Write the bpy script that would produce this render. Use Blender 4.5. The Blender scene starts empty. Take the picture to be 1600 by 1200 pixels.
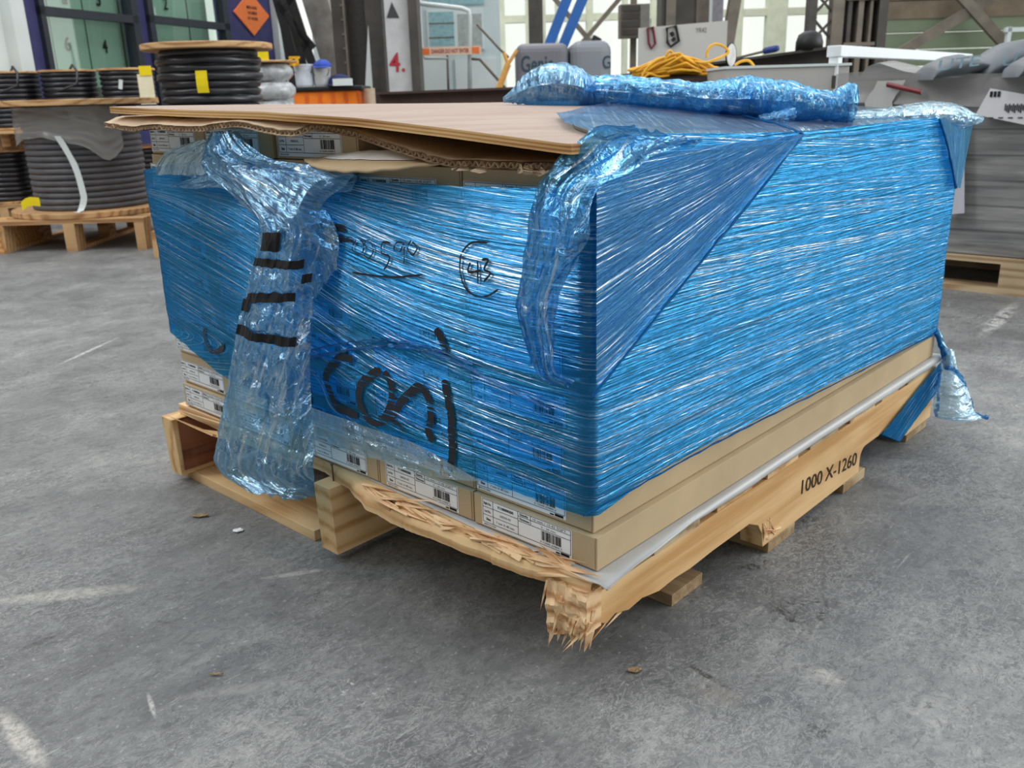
import bpy, bmesh, math, random
from mathutils import Vector, Matrix, noise
random.seed(7)
SC = bpy.context.scene
COL = SC.collection
# ------------------------------------------------------------------ camera
F_PX = 1393.0
YAW, PITCH, ROLL = math.radians(42.9), math.radians(17.9), math.radians(-1.66)
CAM = Vector((-.775, -.593, .72))
_f = Vector((math.cos(YAW)*math.cos(PITCH), math.sin(YAW)*math.cos(PITCH), -math.sin(PITCH)))
_r = _f.cross(Vector((0, 0, 1))).normalized()
_u = _r.cross(_f)
_r, _u = _r*math.cos(ROLL)+_u*math.sin(ROLL), _u*math.cos(ROLL)-_r*math.sin(ROLL)
cd = bpy.data.cameras.new('camera'); cam = bpy.data.objects.new('camera', cd); COL.objects.link(cam)
cd.sensor_width = 36; cd.sensor_fit = 'HORIZONTAL'; cd.lens = F_PX/1600*36; cd.clip_start = .02; cd.clip_end = 200
m = Matrix.Identity(4)
for i in range(3):
    m[i][0] = _r[i]; m[i][1] = _u[i]; m[i][2] = -_f[i]; m[i][3] = CAM[i]
cam.matrix_world = m
SC.camera = cam
cd.dof.use_dof = True; cd.dof.focus_distance = 1.12; cd.dof.aperture_fstop = 11.0
# ------------------------------------------------------------------ world, lights, exposure
W = bpy.data.worlds.new('world'); SC.world = W; W.use_nodes = True
nt = W.node_tree; nt.nodes.clear()
def wn(t, **k):
    n = nt.nodes.new(t)
    for a, b in k.items(): setattr(n, a, b)
    return n
out = wn('ShaderNodeOutputWorld'); bgd = wn('ShaderNodeBackground')
tc = wn('ShaderNodeTexCoord'); sp = wn('ShaderNodeSeparateXYZ'); cr = wn('ShaderNodeValToRGB')
nt.links.new(tc.outputs['Generated'], sp.inputs[0]); nt.links.new(sp.outputs['Z'], cr.inputs[0])
e = cr.color_ramp.elements
e[0].position = 0; e[0].color = (.98, 1.0, .93, 1); e[1].position = .7; e[1].color = (.90, .94, .97, 1)
nt.links.new(cr.outputs[0], bgd.inputs[0]); bgd.inputs[1].default_value = 1.12
nt.links.new(bgd.outputs[0], out.inputs[0])
SC.view_settings.view_transform = 'Standard'; SC.view_settings.look = 'None'
SC.view_settings.exposure = 0.0; SC.view_settings.gamma = 1.0; SC.view_settings.use_curve_mapping = False
def area(name, loc, target, sx, sy, power, col=(1, 1, 1)):
    l = bpy.data.lights.new(name, 'AREA'); l.shape = 'RECTANGLE'; l.size = sx; l.size_y = sy; l.energy = power; l.color = col
    o = bpy.data.objects.new(name, l); COL.objects.link(o); o.location = loc
    o.rotation_euler = (Vector(target)-Vector(loc)).to_track_quat('-Z', 'Y').to_euler()
    return o
# daylight from the hall's tall side windows and the roof lights, plus an added fill at the back
area('window_daylight_right', (6.5, -4.5, 3.2), (.8, 0, .4), 4.5, 3.0, 300, (.97, .99, 1))
area('overhead_light_row', (1.5, 1.5, 6.5), (1.0, 1.0, 0), 1.2, 7, 90, (1, 1, 1))
area('overhead_light_row', (-3.5, 5.0, 6.0), (-.5, 3.5, 0), 1.2, 7, 260, (1, 1, 1))
area('overhead_light_row', (6.5, 6.5, 6.5), (6, 6, 0), 7, 1.2, 260)  # added area light, brightens the background of the hall

# ------------------------------------------------------------------ pixel -> place helpers
RH = Vector((math.sin(YAW), -math.cos(YAW), 0)); FH = Vector((math.cos(YAW), math.sin(YAW), 0))
CH = Vector((CAM.x, CAM.y, 0))
def ray(px, py): return _f+_r*((px-800)/F_PX)+_u*((600-py)/F_PX)
def on(px, py, ax, v):
    d = ray(px, py); return CAM+d*((v-CAM[ax])/d[ax])
def at(px, py, d):
    v = ray(px, py); return CAM+v*(d/v.dot(FH))
def bg(s, d, z=0): return CH+RH*s+FH*d+Vector((0, 0, z))
def lb(px, py, d):                 # lateral, depth, height of a pixel at depth d
    p = at(px, py, d); return (p-CH).dot(RH), d, p.z
# ------------------------------------------------------------------ materials
MATS = {}
class NT:
    def __init__(s, name):
        s.m = bpy.data.materials.new(name); s.m.use_nodes = True; s.t = s.m.node_tree; s.t.nodes.clear()
        s.o = s.n('ShaderNodeOutputMaterial')
    def n(s, t, **k):
        n = s.t.nodes.new(t)
        for a, b in k.items():
            if a.startswith('_'): setattr(n, a[1:], b)
            else: n.inputs[a.replace('__', ' ')].default_value = b
        return n
    def l(s, a, b): s.t.links.new(a, b)
    def coord(s, scale=(1, 1, 1), kind='Object', rot=(0, 0, 0)):
        t = s.n('ShaderNodeTexCoord'); mp = s.n('ShaderNodeMapping'); mp.inputs['Scale'].default_value = scale
        mp.inputs['Rotation'].default_value = rot
        s.l(t.outputs[kind], mp.inputs[0]); return mp.outputs[0]
    def noise(s, vec, scale, detail=4, rough=.55, dist=0):
        n = s.n('ShaderNodeTexNoise', Scale=scale, Detail=detail, Roughness=rough, Distortion=dist)
        s.l(vec, n.inputs['Vector']); return n.outputs['Fac']
    def ramp(s, fac, stops, interp='LINEAR'):
        r = s.n('ShaderNodeValToRGB'); r.color_ramp.interpolation = interp
        el = r.color_ramp.elements
        while len(el) < len(stops): el.new(.5)
        for e_, (p, c) in zip(el, stops):
            e_.position = p; e_.color = (c, c, c, 1) if isinstance(c, (int, float)) else (*c, 1)
        s.l(fac, r.inputs[0]); return r.outputs[0]
    def mix(s, fac, a, b, mode='MIX'):
        x = s.n('ShaderNodeMix', _data_type='RGBA', _blend_type=mode)
        for v, i in ((fac, 0), (a, 6), (b, 7)):
            if hasattr(v, 'links'): s.l(v, x.inputs[i])
            else: x.inputs[i].default_value = v if i == 0 else (*v, 1)
        return x.outputs[2]
    def math(s, op, a, b=0, c=0):
        x = s.n('ShaderNodeMath', _operation=op)
        for v, i in ((a, 0), (b, 1), (c, 2)):
            if hasattr(v, 'links'): s.l(v, x.inputs[i])
            else: x.inputs[i].default_value = v
        return x.outputs[0]
    def bump(s, h, strength=.3, dist=.01, normal=None):
        b = s.n('ShaderNodeBump', Strength=strength, Distance=dist); s.l(h, b.inputs['Height'])
        if normal: s.l(normal, b.inputs['Normal'])
        return b.outputs[0]
    def bsdf(s, col, rough=.5, spec=.5, metal=0, bump=None):
        p = s.n('ShaderNodeBsdfPrincipled')
        for v, nme in ((col, 'Base Color'), (rough, 'Roughness')):
            if hasattr(v, 'links'): s.l(v, p.inputs[nme])
            else: p.inputs[nme].default_value = v if nme == 'Roughness' else (*v, 1)
        p.inputs['Specular IOR Level'].default_value = spec; p.inputs['Metallic'].default_value = metal
        if bump: s.l(bump, p.inputs['Normal'])
        return p.outputs[0]
    def done(s, sh):
        s.l(sh, s.o.inputs[0]); return s.m
def plain(name, col, rough=.6, spec=.4, metal=0, var=.12, scale=25, bump=.15, kind='Object'):
    if name in MATS: return MATS[name]
    t = NT(name); v = t.coord(kind=kind)
    n = t.noise(v, scale, 5); d = tuple(c*(1-var*1.6) for c in col); l = tuple(min(1, c*(1+var)) for c in col)
    c = t.ramp(n, [(.3, d), (.7, l)])
    MATS[name] = t.done(t.bsdf(c, rough, spec, metal, t.bump(n, bump, .004)))
    return MATS[name]
def wood(name, light, dark, axis=0, scale=1.0, rough=.7, dirt=.0):
    if name in MATS: return MATS[name]
    t = NT(name); sc = [70, 70, 70]; sc[axis] = 3.0
    v = t.coord(tuple(x*scale for x in sc)); n = t.noise(v, 1.0, 5, .6, .6)
    sc2 = [9, 9, 9]; sc2[axis] = 1.1
    v2 = t.coord(tuple(x*scale for x in sc2)); w = t.n('ShaderNodeTexWave', _wave_type='RINGS', Scale=1.1, Distortion=5, Detail=3)
    t.l(v2, w.inputs[0])
    f = t.math('ADD', t.math('MULTIPLY', n, .5), t.math('MULTIPLY', w.outputs['Fac'], .5))
    c = t.ramp(f, [(.22, dark), (.40, tuple((a*2+b)/3 for a, b in zip(light, dark))), (.62, light)])
    pn = t.noise(t.coord((1, 1, 1)), 5, 3)
    c = t.mix(t.ramp(pn, [(.45, 0.0), (.8, .35+dirt)]), c, tuple(x*.62 for x in dark))
    MATS[name] = t.done(t.bsdf(c, rough, .25, 0, t.bump(f, .35, .002)))
    return MATS[name]
def rgb(r, g, b):
    return tuple(((x/255)/12.92 if x/255 <= .04045 else ((x/255+.055)/1.055)**2.4) for x in (r, g, b))
# ------------------------------------------------------------------ mesh building
class MB:
    def __init__(s): s.v = []; s.f = []; s.mi = []; s.uv = None
    def add(s, vs, fs, mi=0):
        o = len(s.v); s.v += [Vector(p) for p in vs]; s.f += [tuple(i+o for i in f) for f in fs]; s.mi += [mi]*len(fs); return s
    def box(s, a, b, mi=0, M=None):
        x0, y0, z0 = a; x1, y1, z1 = b
        vs = [Vector(p) for p in ((x0,y0,z0),(x1,y0,z0),(x1,y1,z0),(x0,y1,z0),(x0,y0,z1),(x1,y0,z1),(x1,y1,z1),(x0,y1,z1))]
        if M: vs = [M @ p for p in vs]
        return s.add(vs, [(0,3,2,1),(4,5,6,7),(0,1,5,4),(1,2,6,5),(2,3,7,6),(3,0,4,7)], mi)
    def bar(s, p, q, w, h, mi=0, up=(0, 0, 1)):
        p, q = Vector(p), Vector(q); d = (q-p).normalized(); sd = d.cross(Vector(up))
        if sd.length < 1e-4: sd = d.cross(Vector((1, 0, 0)))
        sd.normalize(); u = sd.cross(d); vs = []
        for c in (p, q):
            for a, b in ((-1,-1),(1,-1),(1,1),(-1,1)): vs.append(c+sd*(a*w/2)+u*(b*h/2))
        return s.add(vs, [(3,2,1,0),(4,5,6,7),(0,1,5,4),(1,2,6,5),(2,3,7,6),(3,0,4,7)], mi)
    def prism(s, pts, ext, mi=0):
        n = len(pts); vs = [Vector(p) for p in pts]+[Vector(p)+Vector(ext) for p in pts]
        return s.add(vs, [tuple(range(n))[::-1], tuple(range(n, 2*n))]+[(i, (i+1) % n, n+(i+1) % n, n+i) for i in range(n)], mi)
    def tube(s, pts, r, n=8, mi=0, cap=True, closed=False):
        pts = [Vector(p) for p in pts]; N = len(pts); rs = r if isinstance(r, (list, tuple)) else [r]*N
        vs = []; ref = None
        for i in range(N):
            a = pts[(i-1) % N] if closed or i else pts[0]; b = pts[(i+1) % N] if closed or i < N-1 else pts[-1]
            d = (b-a).normalized()
            if ref is None: ref = Vector((0, 0, 1)) if abs(d.z) < .9 else Vector((1, 0, 0))
            x = (ref-d*ref.dot(d)).normalized(); ref = x; y = d.cross(x)
            for k in range(n):
                an = 2*math.pi*k/n; vs.append(pts[i]+(x*math.cos(an)+y*math.sin(an))*rs[i])
        fs = []
        for i in range(N if closed else N-1):
            j = (i+1) % N
            for k in range(n): fs.append((i*n+k, i*n+(k+1) % n, j*n+(k+1) % n, j*n+k))
        if cap and not closed: fs += [tuple(range(n))[::-1], tuple((N-1)*n+k for k in range(n))]
        return s.add(vs, fs, mi)
    def lathe(s, prof, c=(0, 0, 0), n=32, mi=0, wob=0):
        c = Vector(c); vs = []
        for i, (r, z) in enumerate(prof):
            for k in range(n):
                a = 2*math.pi*k/n; rr = r*(1+wob*noise.noise(Vector((math.cos(a)*2, math.sin(a)*2, z*40+i))))
                zj = .35*wob*r*noise.noise(Vector((math.cos(a)*3, math.sin(a)*3, z*25))) if 0 < i < len(prof)-1 else 0
                vs.append(c+Vector((rr*math.cos(a), rr*math.sin(a), z+zj)))
        fs = [(i*n+k, i*n+(k+1) % n, (i+1)*n+(k+1) % n, (i+1)*n+k) for i in range(len(prof)-1) for k in range(n)]
        fs += [tuple(range(n))[::-1], tuple((len(prof)-1)*n+k for k in range(n))]
        return s.add(vs, fs, mi)
    def grid(s, P, mi=0):            # P: rows of points
        R, Cn = len(P), len(P[0])
        return s.add([p for row in P for p in row], [(i*Cn+j, i*Cn+j+1, (i+1)*Cn+j+1, (i+1)*Cn+j) for i in range(R-1) for j in range(Cn-1)], mi)
    def poly(s, pts, mi=0): return s.add(pts, [tuple(range(len(pts)))], mi)
def link(name, me, parent=None):
    o = bpy.data.objects.new(name, me); COL.objects.link(o)
    if parent: o.parent = parent
    return o
def root_matrix(p):
    M = Matrix.Identity(4)
    while p is not None: M = (Matrix.Translation(p.location) @ Matrix.Rotation(p.rotation_euler.z, 4, 'Z')) @ M; p = p.parent
    return M
def build(name, mb, mat, parent=None, smooth=False, uv=None, bevel=0, world=True, fix=True, seg=2):
    me = bpy.data.meshes.new(name)
    vs = mb.v
    if world and parent is not None:
        Mi = root_matrix(parent).inverted(); vs = [Mi @ v for v in vs]
    me.from_pydata([tuple(v) for v in vs], [], mb.f)
    for x in (mat if isinstance(mat, (list, tuple)) else [mat]): me.materials.append(x)
    me.polygons.foreach_set('material_index', mb.mi)
    if smooth: me.polygons.foreach_set('use_smooth', [True]*len(mb.f))
    if uv:
        l = me.uv_layers.new(name='UVMap'); d = []
        for lp in me.loops: d += list(uv[lp.vertex_index])
        l.data.foreach_set('uv', d)
    me.update()
    if fix and uv is None:
        b = bmesh.new(); b.from_mesh(me); bmesh.ops.recalc_face_normals(b, faces=b.faces); b.to_mesh(me); b.free()
    o = link(name, me, parent)
    if bevel:
        md = o.modifiers.new('bevel', 'BEVEL'); md.width = bevel; md.segments = seg; md.limit_method = 'ANGLE'; md.angle_limit = math.radians(40)
    return o
def tag(o, label, cat, group=None):
    o['label'] = label; o['category'] = cat
    if group: o['group'] = group
    return o
def thing(name, label, cat, loc=(0, 0, 0), rz=0, group=None):
    o = bpy.data.objects.new(name, None); COL.objects.link(o); o.location = loc; o.rotation_euler = (0, 0, rz); o.empty_display_size = .05
    return tag(o, label, cat, group)
def struct(o): o['kind'] = 'structure'; return o
_TX = {}
def text_geo(s, size=1.0, bold=0.0):
    k = (s, size, bold)
    if k not in _TX:
        c = bpy.data.curves.new('t', 'FONT'); c.body = s; c.size = size; c.offset = bold; c.resolution_u = 3
        o = bpy.data.objects.new('t', c); COL.objects.link(o)
        bpy.context.view_layer.update()
        me = bpy.data.meshes.new_from_object(o.evaluated_get(bpy.context.evaluated_depsgraph_get()))
        vs = [Vector((v.co.x, v.co.y)) for v in me.vertices]; fs = [tuple(p.vertices) for p in me.polygons]
        bpy.data.objects.remove(o); bpy.data.curves.remove(c); bpy.data.meshes.remove(me)
        x1 = max(v.x for v in vs) if vs else 1; x0 = min(v.x for v in vs) if vs else 0
        _TX[k] = (vs, fs, x0, x1)
    return _TX[k]
def put_text(mb, s, org, X, Y, width, height, mi=0, bold=0.0):   # text filling width x height from org along X, up Y
    vs, fs, x0, x1 = text_geo(s, 1.0, bold)
    org, X, Y = Vector(org), Vector(X), Vector(Y)
    mb.add([org+X*((v.x-x0)/(x1-x0)*width)+Y*(v.y/.7*height) for v in vs], fs, mi)
def lerp(a, b, t): return a+(b-a)*t
def interp(xs, ys, x):
    if x <= xs[0]: return ys[0]
    for i in range(1, len(xs)):
        if x <= xs[i]: return lerp(ys[i-1], ys[i], (x-xs[i-1])/(xs[i]-xs[i-1]))
    return ys[-1]
def smo(a, b, x):
    t = max(0, min(1, (x-a)/(b-a))); return t*t*(3-2*t)
def cat(P, t):                       # Catmull-Rom through list of tuples, t in 0..len-1
    n = len(P); i = min(int(t), n-2); u = t-i
    p0, p1, p2, p3 = P[max(i-1, 0)], P[i], P[i+1], P[min(i+2, n-1)]
    return tuple(.5*((2*b)+(-a+c)*u+(2*a-5*b+4*c-d)*u*u+(-a+3*b-3*c+d)*u*u*u) for a, b, c, d in zip(p0, p1, p2, p3))
def nz(x, y, z=0): return noise.noise(Vector((x, y, z)))
def ridge(x, y, z, o=3):
    s = 0; a = 1; f = 1
    for _ in range(o):
        s += a*(1-2*abs(noise.noise(Vector((x*f, y*f, z*f+7.3*_))))) ; a *= .5; f *= 2.1
    return s/1.75-.6
# ------------------------------------------------------------------ floor
def floor_mat():
    t = NT('worn_concrete'); v = t.coord()
    big = t.noise(v, 1.1, 5, .6, .5); med = t.noise(t.coord((1, 1, 1), rot=(0, 0, .5)), 6, 6, .65, .8)
    stre = t.noise(t.coord((4.5, 9, 1), rot=(0, 0, 1.05)), 3.0, 7, .72, 1.4)
    fine = t.noise(v, 85, 3, .7)
    f = t.math('ADD', t.math('MULTIPLY', big, .38), t.math('ADD', t.math('MULTIPLY', med, .34), t.math('MULTIPLY', stre, .28)))
    c = t.ramp(f, [(.36, rgb(80, 80, 80)), (.46, rgb(108, 109, 109)), (.54, rgb(130, 131, 130)), (.66, rgb(172, 171, 166))])
    c = t.mix(t.ramp(fine, [(.35, .25), (.5, 0.0), (.66, .0), (.74, .45)]), c, rgb(92, 93, 95))
    # pale scuffs and dark crumbly patches
    sc = t.noise(t.coord((2.5, 16, 1), rot=(0, 0, -.35)), 2.2, 5, .75, 1.4)
    msk = t.noise(v, 2.3, 3)
    c = t.mix(t.math('MULTIPLY', t.ramp(sc, [(.60, 0.0), (.70, .75)]), t.ramp(msk, [(.42, 0.0), (.6, 1.0)])), c, rgb(186, 184, 178))
    rg = t.noise(t.coord((1, 1, 1), rot=(0, 0, .3)), 14, 6, .7, 1.2)
    ab = t.math('ABSOLUTE', t.math('SUBTRACT', rg, .5))
    vein = t.ramp(ab, [(.0, .55), (.018, .0)])
    c = t.mix(t.math('MULTIPLY', vein, t.ramp(med, [(.45, 0.0), (.62, 1.0)])), c, rgb(70, 70, 70))
    scr = t.noise(t.coord((1.2, 60, 1), rot=(0, 0, .95)), 2.0, 3, .6, .3)
    c = t.mix(t.math('MULTIPLY', t.ramp(scr, [(.70, 0.0), (.74, .5)]), t.ramp(big, [(.45, 0.0), (.55, 1.0)])), c, rgb(200, 200, 196))
    chip = t.noise(v, 7.0, 4, .6, 1.5)
    pit = t.noise(t.coord((1, 1.8, 1)), 34, 5, .75, .8)
    pf = t.math('MULTIPLY', t.ramp(chip, [(.63, 0.0), (.70, 1.0)]), t.ramp(pit, [(.52, 0.0), (.60, 1.0)]))
    c = t.mix(t.math('MULTIPLY', pf, .7), c, rgb(64, 62, 60))
    fl = t.math('ABSOLUTE', t.math('SUBTRACT', t.noise(t.coord((1, 1.5, 1), rot=(0, 0, .7)), 30, 6, .75, 1.6), .5))
    c = t.mix(t.math('MULTIPLY', t.ramp(fl, [(0, .75), (.03, .0)]), t.ramp(t.noise(v, 3.1, 4), [(.42, .15), (.6, 1.0)])), c, rgb(176, 176, 172))
    fd = t.noise(t.coord((1, 1.7, 1), rot=(0, 0, .7)), 55, 6, .8, .8)
    c = t.mix(t.ramp(fd, [(.40, .45), (.47, 0.0), (.56, .0), (.66, .35)]), c, rgb(78, 78, 78))
    c = t.mix(t.ramp(t.noise(t.coord((1, 1, 1), rot=(0, 0, .2)), 120, 3, .7), [(.60, 0.0), (.72, .5)]), c, rgb(190, 190, 186))
    def mark(px, py, qx, qy, wd, col, amt, nscale=9, lo=.42, hi=.56, sx=1):
        A_, B_ = on(px, py, 2, 0), on(qx, qy, 2, 0); ce = (A_+B_)/2; L_ = (B_-A_).length/2; an = math.atan2(B_.y-A_.y, B_.x-A_.x)
        tcn = t.n('ShaderNodeTexCoord'); mp = t.n('ShaderNodeMapping', _vector_type='TEXTURE'); t.l(tcn.outputs['Object'], mp.inputs[0])
        mp.inputs['Location'].default_value = ce; mp.inputs['Rotation'].default_value = (0, 0, an); mp.inputs['Scale'].default_value = (L_, wd, 50)
        ln = t.n('ShaderNodeVectorMath', _operation='LENGTH'); t.l(mp.outputs[0], ln.inputs[0])
        m_ = t.ramp(ln.outputs['Value'], [(.45, 1.0), (1.0, 0.0)])
        nn = t.noise(t.coord((1, 1, 1)), nscale, 6, .75, 1.2); n9 = t.noise(t.coord((1, 1, 1)), 90, 4, .75); nn = t.math('MULTIPLY', t.ramp(nn, [(lo, 0.0), (hi, 1.0)]), t.ramp(n9, [(.38, .25), (.56, 1.0)]))
        return t.mix(t.math('MULTIPLY', t.math('MULTIPLY', m_, nn), amt), c, col)
    c = mark(-60, 945, 250, 915, .022, rgb(186, 182, 172), .75, 30, .3, .5)
    c = mark(20, 1020, 100, 990, .010, rgb(60, 58, 56), .8, 40)
    c = mark(-10, 1100, 80, 1215, .016, rgb(200, 194, 184), .9, 30, .3, .5)
    c = mark(270, 1090, 440, 1068, .014, rgb(164, 162, 158), .6, 20, .3, .5)
    c = mark(400, 905, 520, 888, .008, rgb(178, 176, 170), .8, 30, .35, .5)
    c = mark(230, 1080, 244, 1125, .004, rgb(196, 194, 188), .9, 30, .3, .45)
    c = mark(1180, 975, 1320, 940, .055, rgb(58, 54, 50), .95, 38, .50, .58)
    c = mark(1140, 895, 1230, 872, .018, rgb(56, 54, 50), .95, 38, .48, .56)
    c = mark(1260, 1045, 1325, 1070, .020, rgb(192, 184, 174), .9, 26, .45, .54)
    c = mark(1060, 1030, 1155, 1085, .006, rgb(60, 56, 52), .9, 30, .4, .5)
    c = mark(1080, 1060, 1160, 1110, .030, rgb(150, 140, 130), .6, 26, .45, .54)
    c = mark(510, 1100, 620, 1050, .05, rgb(210, 210, 206), .8, 60, .56, .62)
    c = mark(1240, 1140, 1320, 1145, .04, rgb(60, 58, 54), .8, 34, .52, .6)
    c = mark(575, 830, 760, 865, .004, rgb(160, 158, 152), .8, 12, .2, .4)
    c = mark(80, 575, 190, 525, .010, rgb(205, 204, 200), .8, 16, .3, .5)
    c = mark(150, 600, 250, 590, .10, rgb(120, 119, 117), .7, 6, .4, .55)
    c = mark(1530, 530, 1590, 470, .03, rgb(205, 204, 200), .9, 26, .45, .52)
    h = t.math('ADD', t.math('MULTIPLY', med, .6), t.math('ADD', t.math('MULTIPLY', fine, .25), t.math('MULTIPLY', stre, .5)))
    h = t.math('SUBTRACT', h, t.math('MULTIPLY', pf, .6))
    ro = t.ramp(med, [(.3, .42), (.7, .62)])
    return t.done(t.bsdf(c, ro, .42, 0, t.bump(h, .42, .008)))
g = MB(); P = [[Vector((-6+i*1.0, -6+j*1.0, 0)) for i in range(25)] for j in range(25)]
g.grid(P); struct(build('floor', g, floor_mat(), fix=True))
# ================================================================== THE LOAD
PINE = wood('pine_along_x', rgb(232, 196, 146), rgb(196, 150, 96), 0)
PINEY = wood('pine_along_y', rgb(228, 194, 146), rgb(190, 146, 96), 1)
PINEZ = wood('torn_pine', rgb(236, 202, 158), rgb(192, 142, 98), 1, 1.6)
BARK = wood('bark_wood', rgb(150, 96, 70), rgb(70, 38, 30), 0, 1.2)
GREYW = wood('weathered_pine', rgb(196, 176, 140), rgb(146, 120, 88), 1)
INK = plain('black_ink', (.012, .012, .014), .6, .3, bump=0)
pal = thing('wooden_pallet', 'splintered pine pallet under the blue wrapped load, near corner broken off', 'pallet', (.55, .52, 0))
def stringer(y0, y1, prof):
    return MB().prism([(x, y0, z) for x, z in prof], (0, y1-y0, 0))
def notch(x0, x1, zt):
    r = .022; o = []
    for k in range(5): a = math.pi/2*k/4; o.append((x0+r*(1-math.cos(a)), zt-r+r*math.sin(a)))
    for k in range(5): a = math.pi/2*k/4; o.append((x1-r*(math.sin(a)), zt-r+r*math.cos(a)))
    return [(x0, .02)]+o+[(x1, .02)]
# right stringer: near foot torn away
prof = [(-.018, .138), (-.03, .128), (-.024, .118), (-.034, .108), (-.020, .094), (-.008, .098), (.012, .086), (.03, .092), (.06, .083), (.09, .086), (.13, .078), (.17, .080), (.21, .0775), (.27, .08), (.38, .08), (.41, .066), (.425, .045), (.43, .02)]
prof += notch(.812, 1.055, .068)+[(1.203, .02), (1.203, .138)]
st = build('stringer', stringer(-.012, .028, prof), PINE, pal, bevel=.0015); st['label'] = 'near stringer with torn foot and two fork notches'
prof = [(-.03, .138), (-.03, .022)]+[(.18, .02)]+notch(.2, .40, .068)[1:-1]+[(.42, .02)]+notch(.812, 1.055, .068)+[(1.203, .02), (1.203, .138)]
prof[1] = (-.026, .02)
build('stringer', stringer(.499, .541, prof), PINE, pal, bevel=.0015)
build('stringer', MB().prism([(x, 1.005, z) for x, z in prof], (0, .042, 0)), PINE, pal, bevel=.0015)
b = MB()                                   # bark on the inner side of the far-left stringer
P = [[Vector((x/20*.16-.02, 1.004-.002-.002*ridge(x*.5, z, 3), .03+z/10*.108)) for x in range(21)] for z in range(11)]
b.grid(P); o = build('bark_strip', b, BARK, pal, smooth=True); o['label'] = 'dark reddish bark side of the far left stringer'
# end chunk of the near stringer: crushed fibres
def spike(mb, p, q, w, t=.003, mi=0):
    p, q = Vector(p), Vector(q); d = (q-p); n = d.cross(Vector((random.uniform(-1, 1), random.uniform(-1, 1), random.uniform(-1, 1)))).normalized(); k = d.cross(n).normalized()
    m1 = lerp(p, q, random.uniform(.3, .55))+n*w*.1
    vs = [p-n*w/2-k*t/2, p+n*w/2-k*t/2, p+n*w/2+k*t/2, p-n*w/2+k*t/2, m1-n*w*.42-k*t*.4, m1+n*w*.42-k*t*.4, m1+n*w*.42+k*t*.4, m1-n*w*.42+k*t*.4, q]
    mb.add(vs, [(3,2,1,0),(0,1,5,4),(1,2,6,5),(2,3,7,6),(3,0,4,7),(4,5,8),(5,6,8),(6,7,8),(7,4,8)], mi)
b = MB()
for k in range(46):
    y = random.uniform(-.012, .05); z = random.uniform(.09, .15); x = random.uniform(-.03, .0)
    spike(b, (x, y, z), (x-random.uniform(.003, .016), y+random.uniform(-.004, .008), z-random.uniform(.012, .045)), random.uniform(.004, .012), random.uniform(.002, .006))
for k in range(9):
    x = random.uniform(-.025, .05); y = random.uniform(-.012, .03)
    spike(b, (x+.03, y, .093-.05*max(0,x-.04)), (x-random.uniform(.02, .045), y-.002, .082-random.uniform(0, .014)), random.uniform(.003, .009), .002)
spike(b, (-.024, .035, .10), (-.036, .045, .052), .008, .003); spike(b, (-.026, .03, .10), (-.03, .034, .062), .012, .006)
P = []
for i in range(13):
    row = []
    for j in range(13):
        y = -.014+.062*i/12; z = .085+.064*j/12-.02*(i/12)**2*(1-j/12)
        row.append(Vector((-.030-.010*ridge(y*60, z*45, 1.7, 3)-.006*(1-abs(2*j/12-1)), y, z)))
    P.append(row)
b.grid(P)
b.box((-.03, -.0125, .090), (.0, .046, .146))
build('splintered_stringer_end', b, PINEZ, pal)
# deck boards (run across, ends show on the right side)
gaps = [(.115, .229), (.28, .385), (.43, .537), (.585, .70), (.745, .86), (.90, .985), (1.03, 1.18)]
for i, (x0, x1) in enumerate(gaps):
    y1 = 1.05; build('deck_board', MB().box((x0, -.013+.002*(i % 2), .138), (x1, y1, .1600)), PINEY if i % 3 else GREYW, pal, bevel=.001)
# front deck board: torn lip all along
b = MB(); N = 150
def lip(y):
    base = interp([-.01, .03, .10, .33, .40, .47, .56, .70, .86], [-.018, -.026, -.036, -.046, -.040, -.012, .006, -.012, -.004], y)
    return base+.004*nz(y*30, 2.2)+.0015*nz(y*130, 5)
rows = []
for (ix, z) in ((0, .139), (0, .150), (1, .1585), (2, .1600), (3, .1600)):
    row = []
    for i in range(N+1):
        y = -.01+.87*i/N; x = [lip(y), lip(y)+.004, lip(y)+.014, .088][ix]
        row.append(Vector((x, y, z+(.0009*ridge(y*35, ix*2.0, z*50) if 0 < ix < 3 else 0))))
    rows.append(row)
rows.append([Vector((.088, p.y, .139)) for p in rows[0]]); rows.append([Vector(p) for p in rows[0]])
b.grid(rows)
o = build('deck_board', b, PINEY, pal); o['label'] = 'front deck board split along its whole length'
b = MB()
for k in range(74):                         # torn slivers lifting off the board
    y = random.choice([random.uniform(.02, .36), random.uniform(.22, .36), random.uniform(.02, .14)]); x = lip(y)+random.uniform(.002, .026)
    L = random.uniform(.02, .09); up = random.uniform(.001, .014)
    d = random.choice([-1, 1, 1]); z = .1605
    spike(b, (x, y, z), (x-random.uniform(-.006, .008), y+d*L, z+up), random.uniform(.004, .011), random.uniform(.0015, .003))
for (p, q, w) in (((-.034, .37, .163), (-.016, .25, .186), .017), ((-.03, .33, .163), (-.02, .235, .176), .014), ((-.03, .24, .162), (-.022, .10, .172), .013), ((-.026, .15, .162), (-.02, .035, .167), .016),
                  ((-.02, .42, .163), (-.024, .33, .178), .012), ((-.03, .06, .15), (-.03, .012, .162), .014)):
    spike(b, p, q, w, .004)
build('torn_slivers', b, PINEZ, pal)
b = MB(); spike(b, (-.03, .84, .146), (-.028, 1.035, .1435), .012, .004); spike(b, (.0, .80, .150), (-.018, 1.00, .158), .02, .005); spike(b, (-.02, .80, .150), (-.03, .90, .145), .014, .004)
build('torn_slivers', b, PINEY, pal)
build('deck_board', MB().box((.0, .86, .139), (.088, 1.03, .1595)), PINEZ, pal, bevel=.001)
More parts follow.
